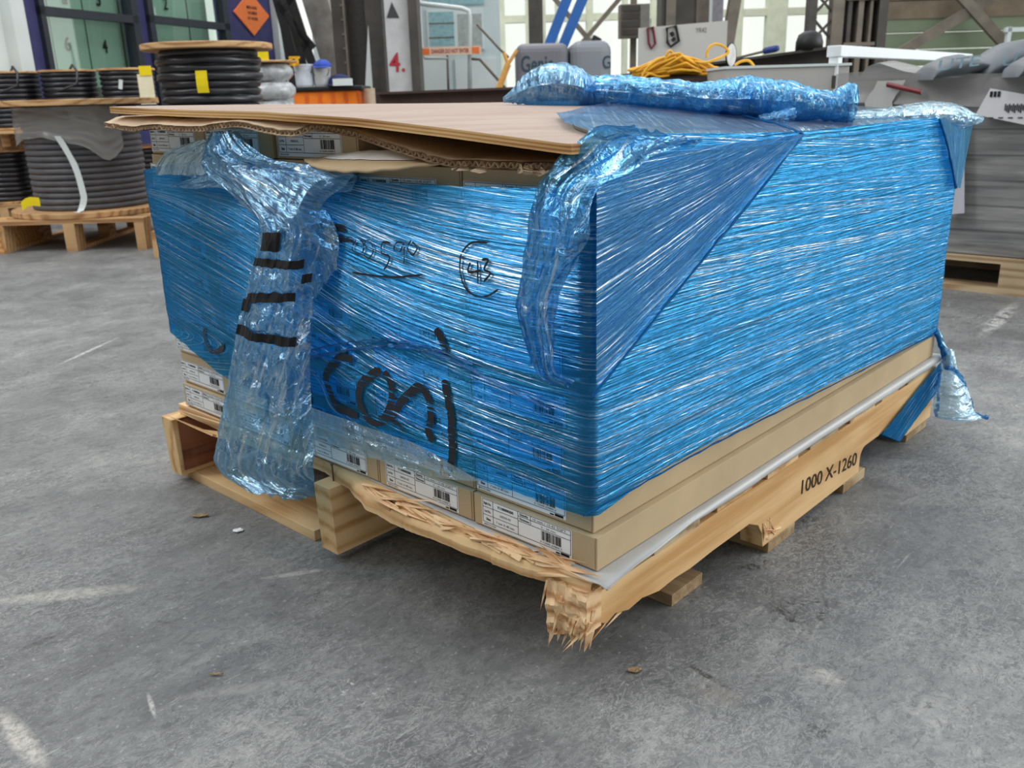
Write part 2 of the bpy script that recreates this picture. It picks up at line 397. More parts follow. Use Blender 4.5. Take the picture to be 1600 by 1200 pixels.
# bottom boards
def bottom(x0, x1, y0, y1, m=GREYW): return build('bottom_board', MB().box((x0, y0, 0), (x1, y1, .0195)), m, pal, bevel=.001)
bottom(.0, .095, .60, 1.085, PINEY); bottom(.215, .30, .02, .18); bottom(.45, .545, -.012, 1.05); bottom(.60, .62+.03, .02, 1.05); bottom(.742, .842, -.013, 1.05); bottom(1.07, 1.19, -.01, 1.05)
b = MB()                                     # broken notch block of the second bottom board
for k in range(16):
    spike(b, (.45+random.uniform(-.02, .04), random.uniform(-.014, -.004), .03), (.435+random.uniform(-.012, .02), -.013, .055+random.uniform(-.02, .014)), .009, .003)
build('torn_slivers', b, PINEZ, pal)
b = MB()
for (y, x, h) in ((.520, -.006, .012), (.300, -.026, .006), (.12, -.012, .004)):
    b = MB(); b.tube([(x, y, .138), (x, y, .146+h+.008)], .0014, 6); b.lathe([(.0032, 0), (.0032, .0012)], (x, y, .154+h), 8); build('nail', b, plain('rusty_nail', rgb(110, 84, 66), .5, .4, .6), pal)
b = MB()
put_text(b, '1000 X-1260', (.560, -.0128, .066), (1, 0, -.10), (0, 0, 1), .235, .026, bold=.006)
build('stencil_mark', b, plain('stencil_ink', (.035, .025, .02), .8, .2, bump=0), pal, fix=False)
# ---------------------------------------------------------------- slip sheet
SHEET = plain('slip_sheet_plastic', rgb(180, 180, 178), .4, .5, var=.08, scale=9)
b = MB(); rows = []
N = 120
for j in range(9):
    row = []
    for i in range(N+1):
        x = -.022+1.235*i/N; w = nz(x*7, 1)*.3+nz(x*23, 4)*.15
        dr = interp([-.03, .1, .3, .9, 1.2], [.002, .006, .010, .012, .012], x)*(1+w*.5)
        outw = interp([-.03, .05, .2, .6, 1.2], [.030, .020, .011, .009, .012], x)*(1+w*.3)
        prof_ = [(.6, 0), (.004, 0), (-.008-outw*.3, .0005), (-.008-outw*.62, .001), (-.008-outw*.85, -.0008), (-.008-outw, -.003), (-.009-outw*1.02, -dr*.5), (-.009-outw*.98, -dr*.85), (-.009-outw*.92, -dr)]
        y, dz = prof_[j]; row.append(Vector((max(x, .012) if y > .02 else x, y, .1618+dz)))
    rows.append(row)
b.grid(rows)
o = build('slip_sheet', b, SHEET, smooth=True); tag(o, 'thin whitish slip sheet lying on the pallet deck below the cartons, edge hanging over', 'slip sheet')
o.modifiers.new('s', 'SOLIDIFY').thickness = .0006
# ---------------------------------------------------------------- cartons
KRAFT = plain('kraft_board', rgb(190, 168, 134), .75, .2, var=.07, scale=8, bump=.08)
KRAFTD = plain('kraft_board_brown', rgb(158, 128, 98), .8, .2, var=.1, scale=12)
PAPER = plain('label_paper', rgb(238, 240, 240), .5, .4, var=.02, bump=0)
PRINT = plain('label_print', rgb(28, 28, 32), .6, .2, var=.05, bump=0)
GREYP = plain('label_print_grey', rgb(110, 110, 114), .6, .2, var=.05, bump=0)
def label_mesh(w=.156, h=.040):
    b = MB(); X, Y = Vector((0, -1, 0)), Vector((0, 0, 1)); O = Vector((0, 0, 0))
    def q(x, y, x2, y2, mi, k=1): b.add([Vector((-.0003*k, -x, y)), Vector((-.0003*k, -x2, y)), Vector((-.0003*k, -x2, y2)), Vector((-.0003*k, -x, y2))], [(0, 1, 2, 3)], mi)
    q(0, 0, w, h, 0); lt = .0007
    def H(x, x2, y): q(x, y-lt/2, x2, y+lt/2, 1, 2)
    def V(x, y, y2): q(x-lt/2, y, x+lt/2, y2, 1, 2)
    a, b_, c_ = .021, .066, .088; bot = .0055; top = h-.001
    H(.002, w-.002, bot); H(.002, w-.002, top); V(.002, bot, top); V(w-.002, bot, top)
    V(a, bot, top); V(b_, bot, top); V(c_, .026, top)
    H(.002, b_, .0165); H(.002, b_, .028); H(b_, w-.002, .033); H(b_, w-.002, .026)
    def T(s, x, y, wd, ht, mi=1, bd=.01): put_text(b, s, (-.0007, -x, y), X, Y, wd, ht, mi, bd)
    T('Style No.', .004, .0318, .014, .0036, bd=.03); T('Lot No.', .005, .0205, .012, .0036, bd=.02); T('Size', .008, .0090, .008, .0036, bd=.03)
    T('Y1100000200', .029, .0318, .029, .0036, bd=.03); T('200503-02', .033, .0205, .020, .003, 2); T('7 mm X 48 mm', .026, .0090, .033, .0032, 2)
    T('Quantity', .069, .0348, .015, .0028, bd=.03); T('Thickness', .068, .0280, .018, .0028, bd=.03)
    T('15 mm / 15.45 SQFT', .092, .0345, .055, .003, 2); T('5 - 30 mm', .106, .0280, .024, .0025, 2); T('MADE IN CHINA', .004, .0015, .022, .0022)
    rnd = random.Random(3); x = .106
    while x < .139:
        k = rnd.choice([.0005, .0009, .0014]); q(x, .0115, x+k, .0245, 1, 2); x += k+rnd.choice([.0005, .0008, .0012])
    T('0 12345 67890 5', .104, .0075, .036, .0026, 2)
    q(w-.018, .001, w-.004, .0045, 1, 2); q(w-.026, .001, w-.0195, .003, 1, 2)
    return b
lb0 = label_mesh(); lab_me = bpy.data.meshes.new('carton_label')
lab_me.from_pydata([tuple(v) for v in lb0.v], [], lb0.f)
for x in (PAPER, PRINT, GREYP): lab_me.materials.append(x)
lab_me.polygons.foreach_set('material_index', lb0.mi); lab_me.update()
ROWZ = [(.1625, .2085)]+[(.2085+.0615*i, .2085+.0615*(i+1)) for i in range(7)]+[(.6392, .6850)]
COLY = [(.004, .204), (.208, .408), (.412, .610), (.614, .806), (.810, 1.002)]
ordr = ['bottom', 'second', 'third', 'fourth', 'fifth', 'sixth', 'seventh', 'eighth', 'top']
ordc = ['stack at the near corner', 'second stack from the near corner', 'middle stack', 'second stack from the left', 'leftmost stack']
def carton_mb(L, y0, y1, h):
    b = MB(); e = .0006
    b.box((0, 0, .0006), (L, y1-y0, h-.0006))
    # end flap seam and lid edge on the short face
    b.box((-.0012, .003, .002), (.0, y1-y0-.003, h*.985), 0)
    return b
proto = {}
for r, (z0, z1) in enumerate(ROWZ):
    for c, (y0, y1) in enumerate(COLY):
        if r == 8 and c < 2: continue
        xo = [.0, .006, .004, .007, .003, .006, .004, .005, .008][r]+.002*((c*7+r*3) % 3)
        yo = -.010 if (r == 0 and c == 0) else 0
        lab = 'tan flooring carton, %s layer, %s' % (ordr[r], ordc[c])
        t = thing('flooring_carton', lab, 'carton', (xo, y0+yo, z0), 0, 'flooring cartons stacked on the pallet')
        key = (r == 0, r == 8, c == 0)
        h = z1-z0
        k2 = (round(h, 4), round(y1-y0-yo, 4))
        if k2 not in proto:
            bb = carton_mb(1.19, 0, y1-y0-yo, h); me = bpy.data.meshes.new('box_body')
            me.from_pydata([tuple(v) for v in bb.v], [], bb.f); me.materials.append(KRAFT); proto[k2] = me
        o = link('box_body', proto[k2], t); md = o.modifiers.new('bevel', 'BEVEL'); md.width = .0025; md.segments = 2
        l = link('label', lab_me, t); l.location = (-.0013, (y1-y0)-(.000 if r else -.0)-.002-.0*c - (.0 if r else .02), .0055 if r < 8 else .0055)
        if r == 0: l.location.z = .0040; l.location.y = .184-yo
        elif r == 8: l.location.y = .190; l.location.z = .0045
        else: l.location.y = .200-.002*((c+r) % 2)
        l['label'] = 'white printed shipping label with barcode'
# black marker on cartons comes with the wrap. Torn flap of a top carton
b = MB(); rows = []
for j in range(9):
    row = []
    for i in range(41):
        t = i/40; y = .50-.30*t; u = j/8
        ztop = .6435+.010*math.sin(math.pi*min(1, t*1.15))*(1-u)+.006*t
        x = .02-.075*u*(math.sin(math.pi*min(1, .1+t*.88))**.6)+.002*nz(t*9, u*4)
        row.append(Vector((x, y, ztop-.012*u*u*math.sin(math.pi*t)+.0015*nz(t*14, u*3, 3))))
    rows.append(row)
b.grid(rows)
o = build('torn_carton_flap', b, KRAFT, smooth=True); o.modifiers.new('s', 'SOLIDIFY').thickness = .003
tag(o, 'torn loose carton flap with a white label, bent out below the corrugated sheet', 'carton flap')
b = MB(); rr = [[rows[j][i]+Vector((0, 0, .0012)) for i in range(5, 32)] for j in range(1, 6)]; b.grid(rr)
build('flap_label', b, PAPER, o, smooth=True, fix=False)
# brown crushed divider where two top cartons are missing
o = build('corrugated_pad', MB().box((.03, .015, .6396), (.9, .36, .6420)), KRAFTD); tag(o, 'brown corrugated pad lying in the gap beside the top layer of cartons', 'cardboard')
def ply_z(x, y):
    zf = interp([-.02, .009, .179, .342, .55, .8, .968, 1.03], [.6605, .6620, .6765, .6885, .6980, .7035, .7085, .711], y)
    zb = interp([0, .30, .42, 1.03], [.6425, .668, .6860, .6935], y)
    return lerp(zf, zb, smo(-.04, lerp(.55, 1.2, smo(0, .4, y)), x)**.8)
# ---------------------------------------------------------------- corrugated cover sheet
CORR = plain('corrugated_sheet', rgb(212, 188, 160), .8, .2, var=.08, scale=10)
Y_ = [.0, .07, .139, .203, .225, .294, .37, .452, .575, .66, .755, .83, .90, 1.02, 1.045]
Z_ = [.6445, .6435, .6435, .6435, .646, .659, .6755, .686, .6935, .697, .6935, .692, .695, .6965, .697]
def csheet_z(x, y, fr=0):
    zf = interp(Y_, Z_, y)+.0012*nz(y*30, x*3, 5)
    zi = interp([0, .2, .34, .42, 1.1], [.6445, .646, .672, .6925, .6935], y)
    return lerp(zf, zi, smo(-.02, .25, x))-.011*smo(-.018, -.05, x)*smo(.40, .48, y)*(1+.5*nz(y*9, 7))
def cfront(y): return -.026-.016*smo(.42, .50, y)-.006*smo(.6, .9, y)+.007*nz(y*11, 1)+.003*nz(y*45, 3)-.004*smo(.3, .6, y)
b = MB(); NX, NY = 34, 170
CM = lambda x, y, off: min(csheet_z(x, y), ply_z(x, y)-.0088)+off
def cs(off):
    R = []
    for i in range(NY+1):
        y = .0+1.045*i/NY; row = []
        for j in range(NX+1):
            u = (j/NX)**1.7; x = lerp(cfront(y)+(.004 if off > .003 else 0)*nz(y*60, 9), .85, u)
            row.append(Vector((x, y, CM(x, y, off))))
        R.append(row)
    return R
b.grid(cs(-.001)); b.grid(cs(0)); b.grid(cs(.0066)); b.grid(cs(.0078))
R = []
for j in range(7):
    row = []
    for i in range(900):
        y = .001+1.043*i/899; x = cfront(y)+.001+j*.012; row.append(Vector((x, y, CM(x, y, 0)+.0033+.0033*math.sin(y*2*math.pi/.0105))))
    R.append(row)
b.grid(R)
o = build('corrugated_sheet', b, CORR, smooth=False, fix=False); tag(o, 'sagging corrugated cardboard sheet with open flutes, sandwiched below the plywood', 'cardboard')
b = MB()
for k in range(12):
    y = random.uniform(.02, .22); spike(b, (cfront(y)+.006, y, .6432), (cfront(y)-.001, y+random.uniform(-.03, .03), .641+random.uniform(-.004, .001)), .012, .0008)
build('torn_paper_edge', b, CORR, o)
# ---------------------------------------------------------------- plywood
b = MB()
def ply_face(off): return [[Vector((-.042+.003*nz(3, y*9)+.0012*nz(y*160, 4)+(1.235)*i/40, y, ply_z(-.042+1.235*i/40, y)+off)) for i in range(41)] for y in [-.004+1.036*j/90 for j in range(91)]]
A, B = ply_face(0), ply_face(.0105)
b.grid(A, 1); b.grid(B, 0)
def plies(Pa, Pb):
    for k, mi in ((0, 1), (1, 2), (2, 1), (3, 2), (4, 1)):
        ra = [lerp(p, q, k/5) for p, q in zip(Pa, Pb)]; rb = [lerp(p, q, (k+1)/5) for p, q in zip(Pa, Pb)]; b.grid([ra, rb], mi)
plies([r[0] for r in A], [r[0] for r in B]); plies([r[-1] for r in A], [r[-1] for r in B]); plies(A[0], B[0]); plies(A[-1], B[-1])
t = NT('plywood_face'); n = t.noise(t.coord((2.2, 22, 8)), 1.3, 5, .6, .5)
c = t.ramp(n, [(.3, rgb(156, 132, 118)), (.5, rgb(165, 143, 129)), (.7, rgb(174, 154, 140))])
n2 = t.noise(t.coord((30, 90, 30)), 1, 4, .7)
c = t.mix(t.ramp(n2, [(.70, 0.0), (.78, .7)]), c, rgb(120, 70, 50))
PLYF = t.done(t.bsdf(c, .6, .3, 0, t.bump(n, .15, .003)))
PLYE = wood('ply_edge_light', rgb(230, 192, 134), rgb(196, 150, 96), 1); PLYD = wood('ply_edge_dark', rgb(200, 150, 96), rgb(150, 100, 60), 1)
o = build('plywood_sheet', b, [PLYF, PLYE, PLYD], fix=False); tag(o, 'thin pinkish brown plywood sheet laid as a lid on the load', 'plywood')
# grey board below the film on the right half of the lid
b = MB()
rows = [[Vector((x, y, ply_z(x, y)+.0112+k)) for x in [lerp(interp([0, .12, .25, .40, .62], [.03, .12, .27, .60, 1.0], y), 1.2, i/30) for i in range(31)]] for k in (0, .003) for y in [.0+.62*j/30 for j in range(31)]]
b.grid(rows[:31]); b.grid(rows[31:]); b.grid([rows[0], rows[31]]); b.grid([rows[30], rows[61]])
b.grid([[r[0] for r in rows[:31]], [r[0] for r in rows[31:]]]); b.grid([[r[-1] for r in rows[:31]], [r[-1] for r in rows[31:]]])
o = build('grey_board', b, plain('grey_board', rgb(158, 150, 143), .6, .3, var=.05), fix=True); tag(o, 'grey fibre sheet covering the right half of the plywood lid below the film', 'board')
# ================================================================== STRETCH WRAP
WARP = .010
def film_mat(name, tint, diff, op0, op1, su=3.0, sv=150.0, rough=.14, glo=.35, crumple=False, gcol=(.75, .92, 1)):
    t = NT(name); uvn = t.n('ShaderNodeTexCoord')
    mp = t.n('ShaderNodeMapping'); mp.inputs['Scale'].default_value = (su, sv, 1); t.l(uvn.outputs['UV'], mp.inputs[0])
    # gentle waviness of the streaks
    lo = t.n('ShaderNodeTexNoise', Scale=3, Detail=1); t.l(uvn.outputs['UV'], lo.inputs['Vector'])
    sub = t.n('ShaderNodeVectorMath', _operation='MULTIPLY_ADD'); t.l(lo.outputs['Color'], sub.inputs[0]); sub.inputs[1].default_value = (0, sv*WARP, 0); t.l(mp.outputs[0], sub.inputs[2])
    v = sub.outputs[0]
    s1 = t.noise(v, 1.0, 6, .62, .25)
    mp2 = t.n('ShaderNodeMapping'); mp2.inputs['Scale'].default_value = (1.4, .9, 1); mp2.inputs['Rotation'].default_value = (0, 0, .0); mp2.inputs['Location'].default_value = (9, 4, 0); t.l(v, mp2.inputs[0])
    s2 = t.noise(mp2.outputs[0], 1.0, 3, .6, .2)
    brk = t.n('ShaderNodeTexNoise', Scale=26, Detail=3); t.l(uvn.outputs['UV'], brk.inputs['Vector'])
    if crumple:
        cm = t.n('ShaderNodeMapping'); cm.inputs['Scale'].default_value = (1, 1, 1); t.l(uvn.outputs['UV'], cm.inputs[0])
        c1 = t.n('ShaderNodeTexVoronoi', _feature='DISTANCE_TO_EDGE', Scale=15); 
        wv = t.n('ShaderNodeVectorMath', _operation='MULTIPLY_ADD'); t.l(brk.outputs['Color'], wv.inputs[0]); wv.inputs[1].default_value = (.05, .05, 0); t.l(cm.outputs[0], wv.inputs[2])
        t.l(wv.outputs[0], c1.inputs['Vector'])
        c2 = t.n('ShaderNodeTexNoise', Scale=28, Detail=5, Roughness=.62, Distortion=1.8); t.l(uvn.outputs['UV'], c2.inputs['Vector'])
        h = t.math('ADD', t.math('MULTIPLY', t.math('MINIMUM', c1.outputs['Distance'], .25), 2.2), t.math('ADD', t.math('MULTIPLY', c2.outputs['Fac'], .8), t.math('MULTIPLY', s1, .4)))
        nrm = t.bump(h, .8, .009)
        wr = t.ramp(c1.outputs['Distance'], [(.0, .35), (.05, .0)])
    else:
        h = t.math('ADD', t.math('MULTIPLY', s1, 1.0), t.math('MULTIPLY', s2, .5)); nrm = t.bump(h, .8, .0045); wr = None
    mp3 = t.n('ShaderNodeMapping'); mp3.inputs['Scale'].default_value = (su*.5, sv*1.9, 1); mp3.inputs['Rotation'].default_value = (0, 0, .05); mp3.inputs['Location'].default_value = (3, 14, 0)
    rt = t.n('ShaderNodeMapping'); rt.inputs['Rotation'].default_value = (0, 0, .07); t.l(uvn.outputs['UV'], rt.inputs[0])
    mp3.inputs['Rotation'].default_value = (0, 0, 0); t.l(rt.outputs[0], mp3.inputs[0]); s3 = t.noise(mp3.outputs[0], 1.0, 3, .6, .15)
    sbk = t.noise(uvn.outputs['UV'], 14, 2, .5)
    op = t.ramp(t.math('ADD', t.math('MULTIPLY', s1, .6), t.math('MULTIPLY', s3, .4)), [(.36, op0), (.5, (op0+op1)/2), (.64, op1)])
    if name == 'blue_stretch_film':
        at_ = t.n('ShaderNodeAttribute', _attribute_name='layers'); op = t.math('MULTIPLY', op, at_.outputs['Fac'])
    dcol = t.ramp(s2, [(.35, tuple(c*.6 for c in diff)), (.55, diff), (.7, tuple(min(1, c*1.35+.03) for c in diff))])
    bl = t.n('ShaderNodeMapping'); bl.inputs['Scale'].default_value = (2.2, 13, 1); t.l(uvn.outputs['UV'], bl.inputs[0]); blo = t.noise(bl.outputs[0], 1.0, 4, .6, .4)
    dcol = t.mix(t.ramp(blo, [(.35, .0), (.62, .8)]), tuple(x*.55 for x in diff), (min(1, diff[0]*2.2), min(1, diff[1]*1.55), min(1, diff[2]*1.35))) if not crumple else dcol
    tr = t.n('ShaderNodeBsdfTransparent'); tr.inputs[0].default_value = (*tint, 1)
    df = t.n('ShaderNodeBsdfDiffuse'); t.l(dcol, df.inputs[0]); t.l(nrm, df.inputs['Normal'])
    tl = t.n('ShaderNodeBsdfTranslucent'); t.l(dcol, tl.inputs[0]); t.l(nrm, tl.inputs['Normal'])
    m0 = t.n('ShaderNodeMixShader'); m0.inputs[0].default_value = .3; t.l(df.outputs[0], m0.inputs[1]); t.l(tl.outputs[0], m0.inputs[2])
    m1 = t.n('ShaderNodeMixShader'); t.l(op, m1.inputs[0]); t.l(tr.outputs[0], m1.inputs[1]); t.l(m0.outputs[0], m1.inputs[2])
    pk = t.math('MULTIPLY', t.ramp(s3, [(.55, 0.0), (.63, 1.0)]), t.ramp(sbk, [(.38, .2), (.56, 1.0)]))  # noise streaks whiten and boost the gloss: highlights drawn into the film
    if crumple: pk = t.math('MAXIMUM', pk, t.ramp(c2.outputs['Fac'], [(.56, 0.0), (.68, .9)]))
    gl = t.n('ShaderNodeBsdfGlossy', Roughness=rough); t.l(t.mix(pk, gcol, (.85, .96, 1)), gl.inputs[0]); t.l(nrm, gl.inputs['Normal'])
    fr = t.n('ShaderNodeFresnel', IOR=1.5); t.l(nrm, fr.inputs['Normal'])
    gf = t.math('MULTIPLY', t.math('ADD', fr.outputs[0], .05), t.math('ADD', glo, t.math('MULTIPLY', pk, glo*3.2)))
    if wr: gf = t.math('ADD', gf, t.math('MULTIPLY', wr, .06))
    if name == 'blue_stretch_film': gf = t.math('MULTIPLY', t.math('MULTIPLY', gf, t.math('ADD', t.math('MULTIPLY', at_.outputs['Fac'], .6), .4)), t.n('ShaderNodeAttribute', _attribute_name='side_gloss').outputs['Fac'])
    gf = t.math('MINIMUM', gf, .7)
    m2 = t.n('ShaderNodeMixShader'); t.l(gf, m2.inputs[0]); t.l(m1.outputs[0], m2.inputs[1]); t.l(gl.outputs[0], m2.inputs[2])
    return t.done(m2.outputs[0])
FILM = film_mat('blue_stretch_film', (.05, .52, .97), (.024, .165, .42), .28, .74, su=.9, sv=230, glo=.8, gcol=(.07, .41, .80))
ROPE = film_mat('blue_film_rope', (.04, .40, .86), (.016, .19, .52), .5, .9, su=1.1, sv=170, glo=.7, gcol=(.06, .38, .84))
FLAP = film_mat('blue_film_fan', (.22, .58, .90), (.03, .26, .56), .12, .5, su=1.0, sv=210, glo=1.3, gcol=(.22, .58, .92))
LOOSE = film_mat('loose_blue_film', (.36, .66, .88), (.12, .38, .70), .12, .42, su=6, sv=40, rough=.12, glo=.6, crumple=True, gcol=(.40, .68, .92))
CLEARF = film_mat('thin_clear_film', (.70, .86, .94), (.30, .50, .62), .04, .26, su=6, sv=40, rough=.12, glo=.9, crumple=True, gcol=(.6, .8, .92))
TOPF = film_mat('film_over_lid', (.72, .82, .88), (.30, .40, .48), .06, .34, su=1.5, sv=120, glo=.9, gcol=(.4, .65, .9))
wrap = thing('stretch_wrap', 'crinkled blue stretch film wound around the stack of cartons, ends hanging loose', 'stretch film', (.6, .5, .16))
# path around the load: left back corner -> near corner -> right far corner
path = [(.16, 1.008), (.03, 1.008), (.0, 1.004), (-.0085, .994)]
N = 105
path += [(-.0085, .990-i/N*.975) for i in range(N+1)]
for k in range(1, 6):
    a = math.pi/2*k/6; path.append((-.0085+.014*(1-math.cos(a)), .012-.0165*math.sin(a)))
path += [(.006+i/130*1.19, -.0045) for i in range(131)]
for k in range(1, 6):
    a = math.pi/2*k/6; path.append((1.196+.014*math.sin(a), .009-.0135*math.cos(a)))
path += [(1.210, .02), (1.210, .2), (1.21, .5), (1.21, 1.0)]
S = [0]
for a, b_ in zip(path, path[1:]): S.append(S[-1]+math.hypot(b_[0]-a[0], b_[1]-a[1]))
sL = S[4]; iC = 4+N+3; sC = S[iC]; iR = 4+N+1+5+131+2; sR = S[iR]
def pdir(i):
    a, b_ = path[max(i-1, 0)], path[min(i+1, len(path)-1)]; d = Vector((b_[0]-a[0], b_[1]-a[1], 0)).normalized()
    return Vector((d.y, -d.x, 0))          # outward
def zbot(i):
    s = S[i]
    if s < sC: y = path[i][1]; return interp([.0, .205, .378, .552, .70, .828, .95, 1.01, 1.03], [.238, .2385, .242, .240, .246, .263, .300, .316, .32], y)+.0022*nz(y*40, 3)
    x = path[i][0]; return interp([.0, .1, .24, .6, .9, 1.2, 1.22], [.2385, .250, .252, .239, .226, .212, .212], x)+.0018*nz(x*30, 8)
def ztop(i):
    s = S[i]
    if s < sC: y = path[i][1]; return interp([.0, .05, .14, .215, .3, .37, .418, .46, .55, .7, .8, .9, 1.0, 1.03], [.632, .622, .620, .6185, .6165, .6165, .622, .632, .638, .634, .632, .625, .612, .614], y)+.0015*nz(y*50, 1)
    x = path[i][0]; return ply_z(x, .0)+.0180-.012*smo(.06, -.02, x)
def vco(i, z):
    s = S[i]; k = 0
    if s < sC:
        y = path[i][1]; k = .15*smo(.05, .75, y)*smo(.64, .56, z)*smo(.24, .33, z); return z-k*(y-.0)
    x = path[i][0]; return z+.02*math.sin(x*3)*(z-.45)
def disp(s, v, z):
    vv = v+.010*nz(s*1.2, v*4, 8)
    q = ridge(s*.8, vv*50, 1.3, 2)*.0008+nz(s*1.2, vv*150+s*3, 4)*.0006+nz(s*1.6, v*11, 6)*.0016
    return q
def surf(i, z, off=0):
    n = pdir(i); v = vco(i, z); s = S[i]
    bul = 0
    if s < sC: y = path[i][1]; bul = .004*math.sin(math.pi*min(1, max(0, y)))+.005*smo(.85, 1.0, y)*smo(.45, .58, z)
    fl = .005*smo(zbot(i)+.006, zbot(i), z)
    return Vector((path[i][0], path[i][1], z))+n*(disp(s, v, z)+.0025+bul+fl*0+off)
M_ = 200; rows = []; uv = []
for i in range(len(path)):
    zb, zt = zbot(i), ztop(i); row = []
    for j in range(M_+1):
        z = lerp(zb, zt, j/M_); row.append(surf(i, z)); uv.append((S[i], vco(i, z)))
    rows.append(row)
b = MB(); b.grid(rows); sw = build('side_wrap', b, FILM, wrap, smooth=True, uv=uv)
la = []
for i in range(len(path)):
    zb, zt = zbot(i), ztop(i)
    for j in range(M_+1):
        z = lerp(zb, zt, j/M_); y = path[i][1]; x = path[i][0]
        if S[i] < sC:
            v = 1.05-.85*smo(.50, .38, z)*smo(.015, .06, y)*smo(.62, .5, y)-.55*smo(.56, .50, z)*smo(.42, .48, z)*smo(.22, .19, y)*smo(.03, .06, y)+.22*nz(y*6, z*9, 3)-.3*smo(.36, .30, z)*smo(.75, .9, y)
        else: v = 1.05+.3*nz(x*3, z*8, 5)-.35*smo(.34, .24, z)*smo(.05, .3, x)+.2*smo(.05, .0, x)
        la.append(max(.12, min(1.25, v)))
ca = sw.data.attributes.new('layers', 'FLOAT', 'POINT'); ca.data.foreach_set('value', la)
ca = sw.data.attributes.new('side_gloss', 'FLOAT', 'POINT'); ca.data.foreach_set('value', [lerp(.58, 1.12, smo(sC-.02, sC+.25, S[i])) for i in range(len(path)) for j in range(M_+1)])  # uneven light put into the gloss: duller left face, shinier right face
# pulled-up roll of film along edges (rope-like rims)
def s2i(s):
    lo = 0
    for k in range(len(S)-1):
        if S[k] <= s: lo = k
    return lo
def surf_s(s, z, off=0):
    k = s2i(s); k = min(k, len(path)-2); t = (s-S[k])/(S[k+1]-S[k]); return lerp(surf(k, z, off), surf(k+1, z, off), t)
def pxs(px, py):                         # pixel on left face -> (s, z)
    p = on(px, py, 0, -.012); return sC-p.y-.0, p.z
def rope(pts, r, name, mat, wig=.002):
    b = MB(); Q = []
    n = (len(pts)-1)*14
    for k in range(n+1):
        p = Vector(cat(pts, k/14)); Q.append(p+Vector((wig*nz(k*.31, 1), wig*nz(k*.27, 5), wig*nz(k*.35, 9))))
    rs = [r*(.55+.9*abs(nz(k*.4, 3.3))) for k in range(n+1)]
    b.tube(Q, rs, 7); uvv = [(k//7*.004, (k % 7)*.004) for k in range(len(b.v))]
    return build(name, b, mat, wrap, smooth=True, uv=uvv)
rope([tuple(on(px, py, 0, -.018)) for px, py in ((482, 560), (540, 548), (600, 540), (650, 545), (700, 560), (760, 590), (860, 640))], .0035, 'rolled_film_edge', LOOSE)
rope([tuple(on(px, py, 0, -.018)) for px, py in ((480, 548), (540, 536), (600, 531), (670, 543), (740, 570))], .002, 'rolled_film_edge', LOOSE)
rope([tuple(on(px, py, 1, -.012)) for px, py in ((912, 806), (1000, 758), (1100, 702), (1200, 651), (1280, 612), (1380, 562), (1462, 521))], .0016, 'rolled_film_edge', ROPE, .001)
# lower loose veil on the left face (thin layer below the main wrap)
rows = []; uv = []
for i in range(4, iC):
    y = path[i][1]
    if y > .60 or y < .17: continue
    row = []
    for j in range(25):
        z = lerp(interp([.17, .25, .4, .6], [.240, .222, .213, .205], y), interp([.17, .3], [.2405, .262], y), j/24); p = surf(i, max(z, zbot(i)))
        row.append(Vector((-.0185-.002*ridge(y*14, z*60, 1), y, z))); uv.append((y, z-.1*y))
    rows.append(row)
b = MB(); b.grid(rows); build('thin_film_veil', b, CLEARF, wrap, smooth=True, uv=uv)
# --- fan-shaped corner flap over the near corner (triangle on the right face)
def fan():
    rows = []; uv = []
    top = Vector((.470, -.011, .6575)); bot = Vector((-.028, -.014, .400))
    # left edge along the vertical corner, right edge = fold line; rows go from bottom tip to top
    for i in range(61):
        t = i/60
        R_ = lerp(bot, top, t)
        zl = lerp(.400, .655, t); L_ = Vector((-.012, -.0100, zl))
        row = []
        for j in range(91):
            u = j/90; p = lerp(L_, R_, u)
            ang = u
            p = p+Vector((0, -(.0035+.0010*nz(math.atan2(.690-p.z, .56-p.x)*60, 3)), 0))
            if u > .985: p += Vector((0, -.0012, 0))
            # fan lines converge on the tip: v across = angle, u along = radius
            q = (Vector((.56, -.01, .690))-p); rr = q.length; th = math.atan2(q.z, q.x)
            row.append(p); uv.append((rr, th*.50))
        rows.append(row)
    return rows, uv
rows, uv = fan(); b = MB(); b.grid(rows); build('corner_flap', b, FLAP, wrap, smooth=True, uv=uv)
rope([(-.03, -.02, .398), (.10, -.0185, .466), (.22, -.0175, .528), (.35, -.0165, .594), (.468, -.0145, .657)], .0022, 'rolled_film_edge', ROPE, .0006)
rope([(.468, -.0145, .657), (.52, .05, .6685), (.64, .18, .679), (.80, .34, .690)], .0022, 'rolled_film_edge', ROPE, .001)
# --- film over the lid
def lid_film(mat, xa, xb, ya, yb, lift, sk=0.0, name='top_film'):
    lift += .003
    rows = []; uv = []
    for j in range(45):
        row = []
        for i in range(90):
            u, w = i/89, j/44; y = lerp(ya, yb, w); x0 = xa(y); x = lerp(x0, xb, u)
            z = ply_z(x, max(0, y))+.0155+lift+.0022*ridge(x*9-y*5, y*26+x*12, 2, 2)+.0015*nz(x*20, y*20)
            z -= .004*smo(.03, -.008, y)
            row.append(Vector((x, y, z))); uv.append((x*math.cos(sk)+y*math.sin(sk), -x*math.sin(sk)+y*math.cos(sk)))
        rows.append(row)
    b = MB(); b.grid(rows); return build(name, b, mat, wrap, smooth=True, uv=uv)
lid_film(TOPF, lambda y: interp([-.01, .12, .25, .40, .62], [.02, .10, .24, .55, .95], y), 1.205, -.0075, .62, .0, .75)
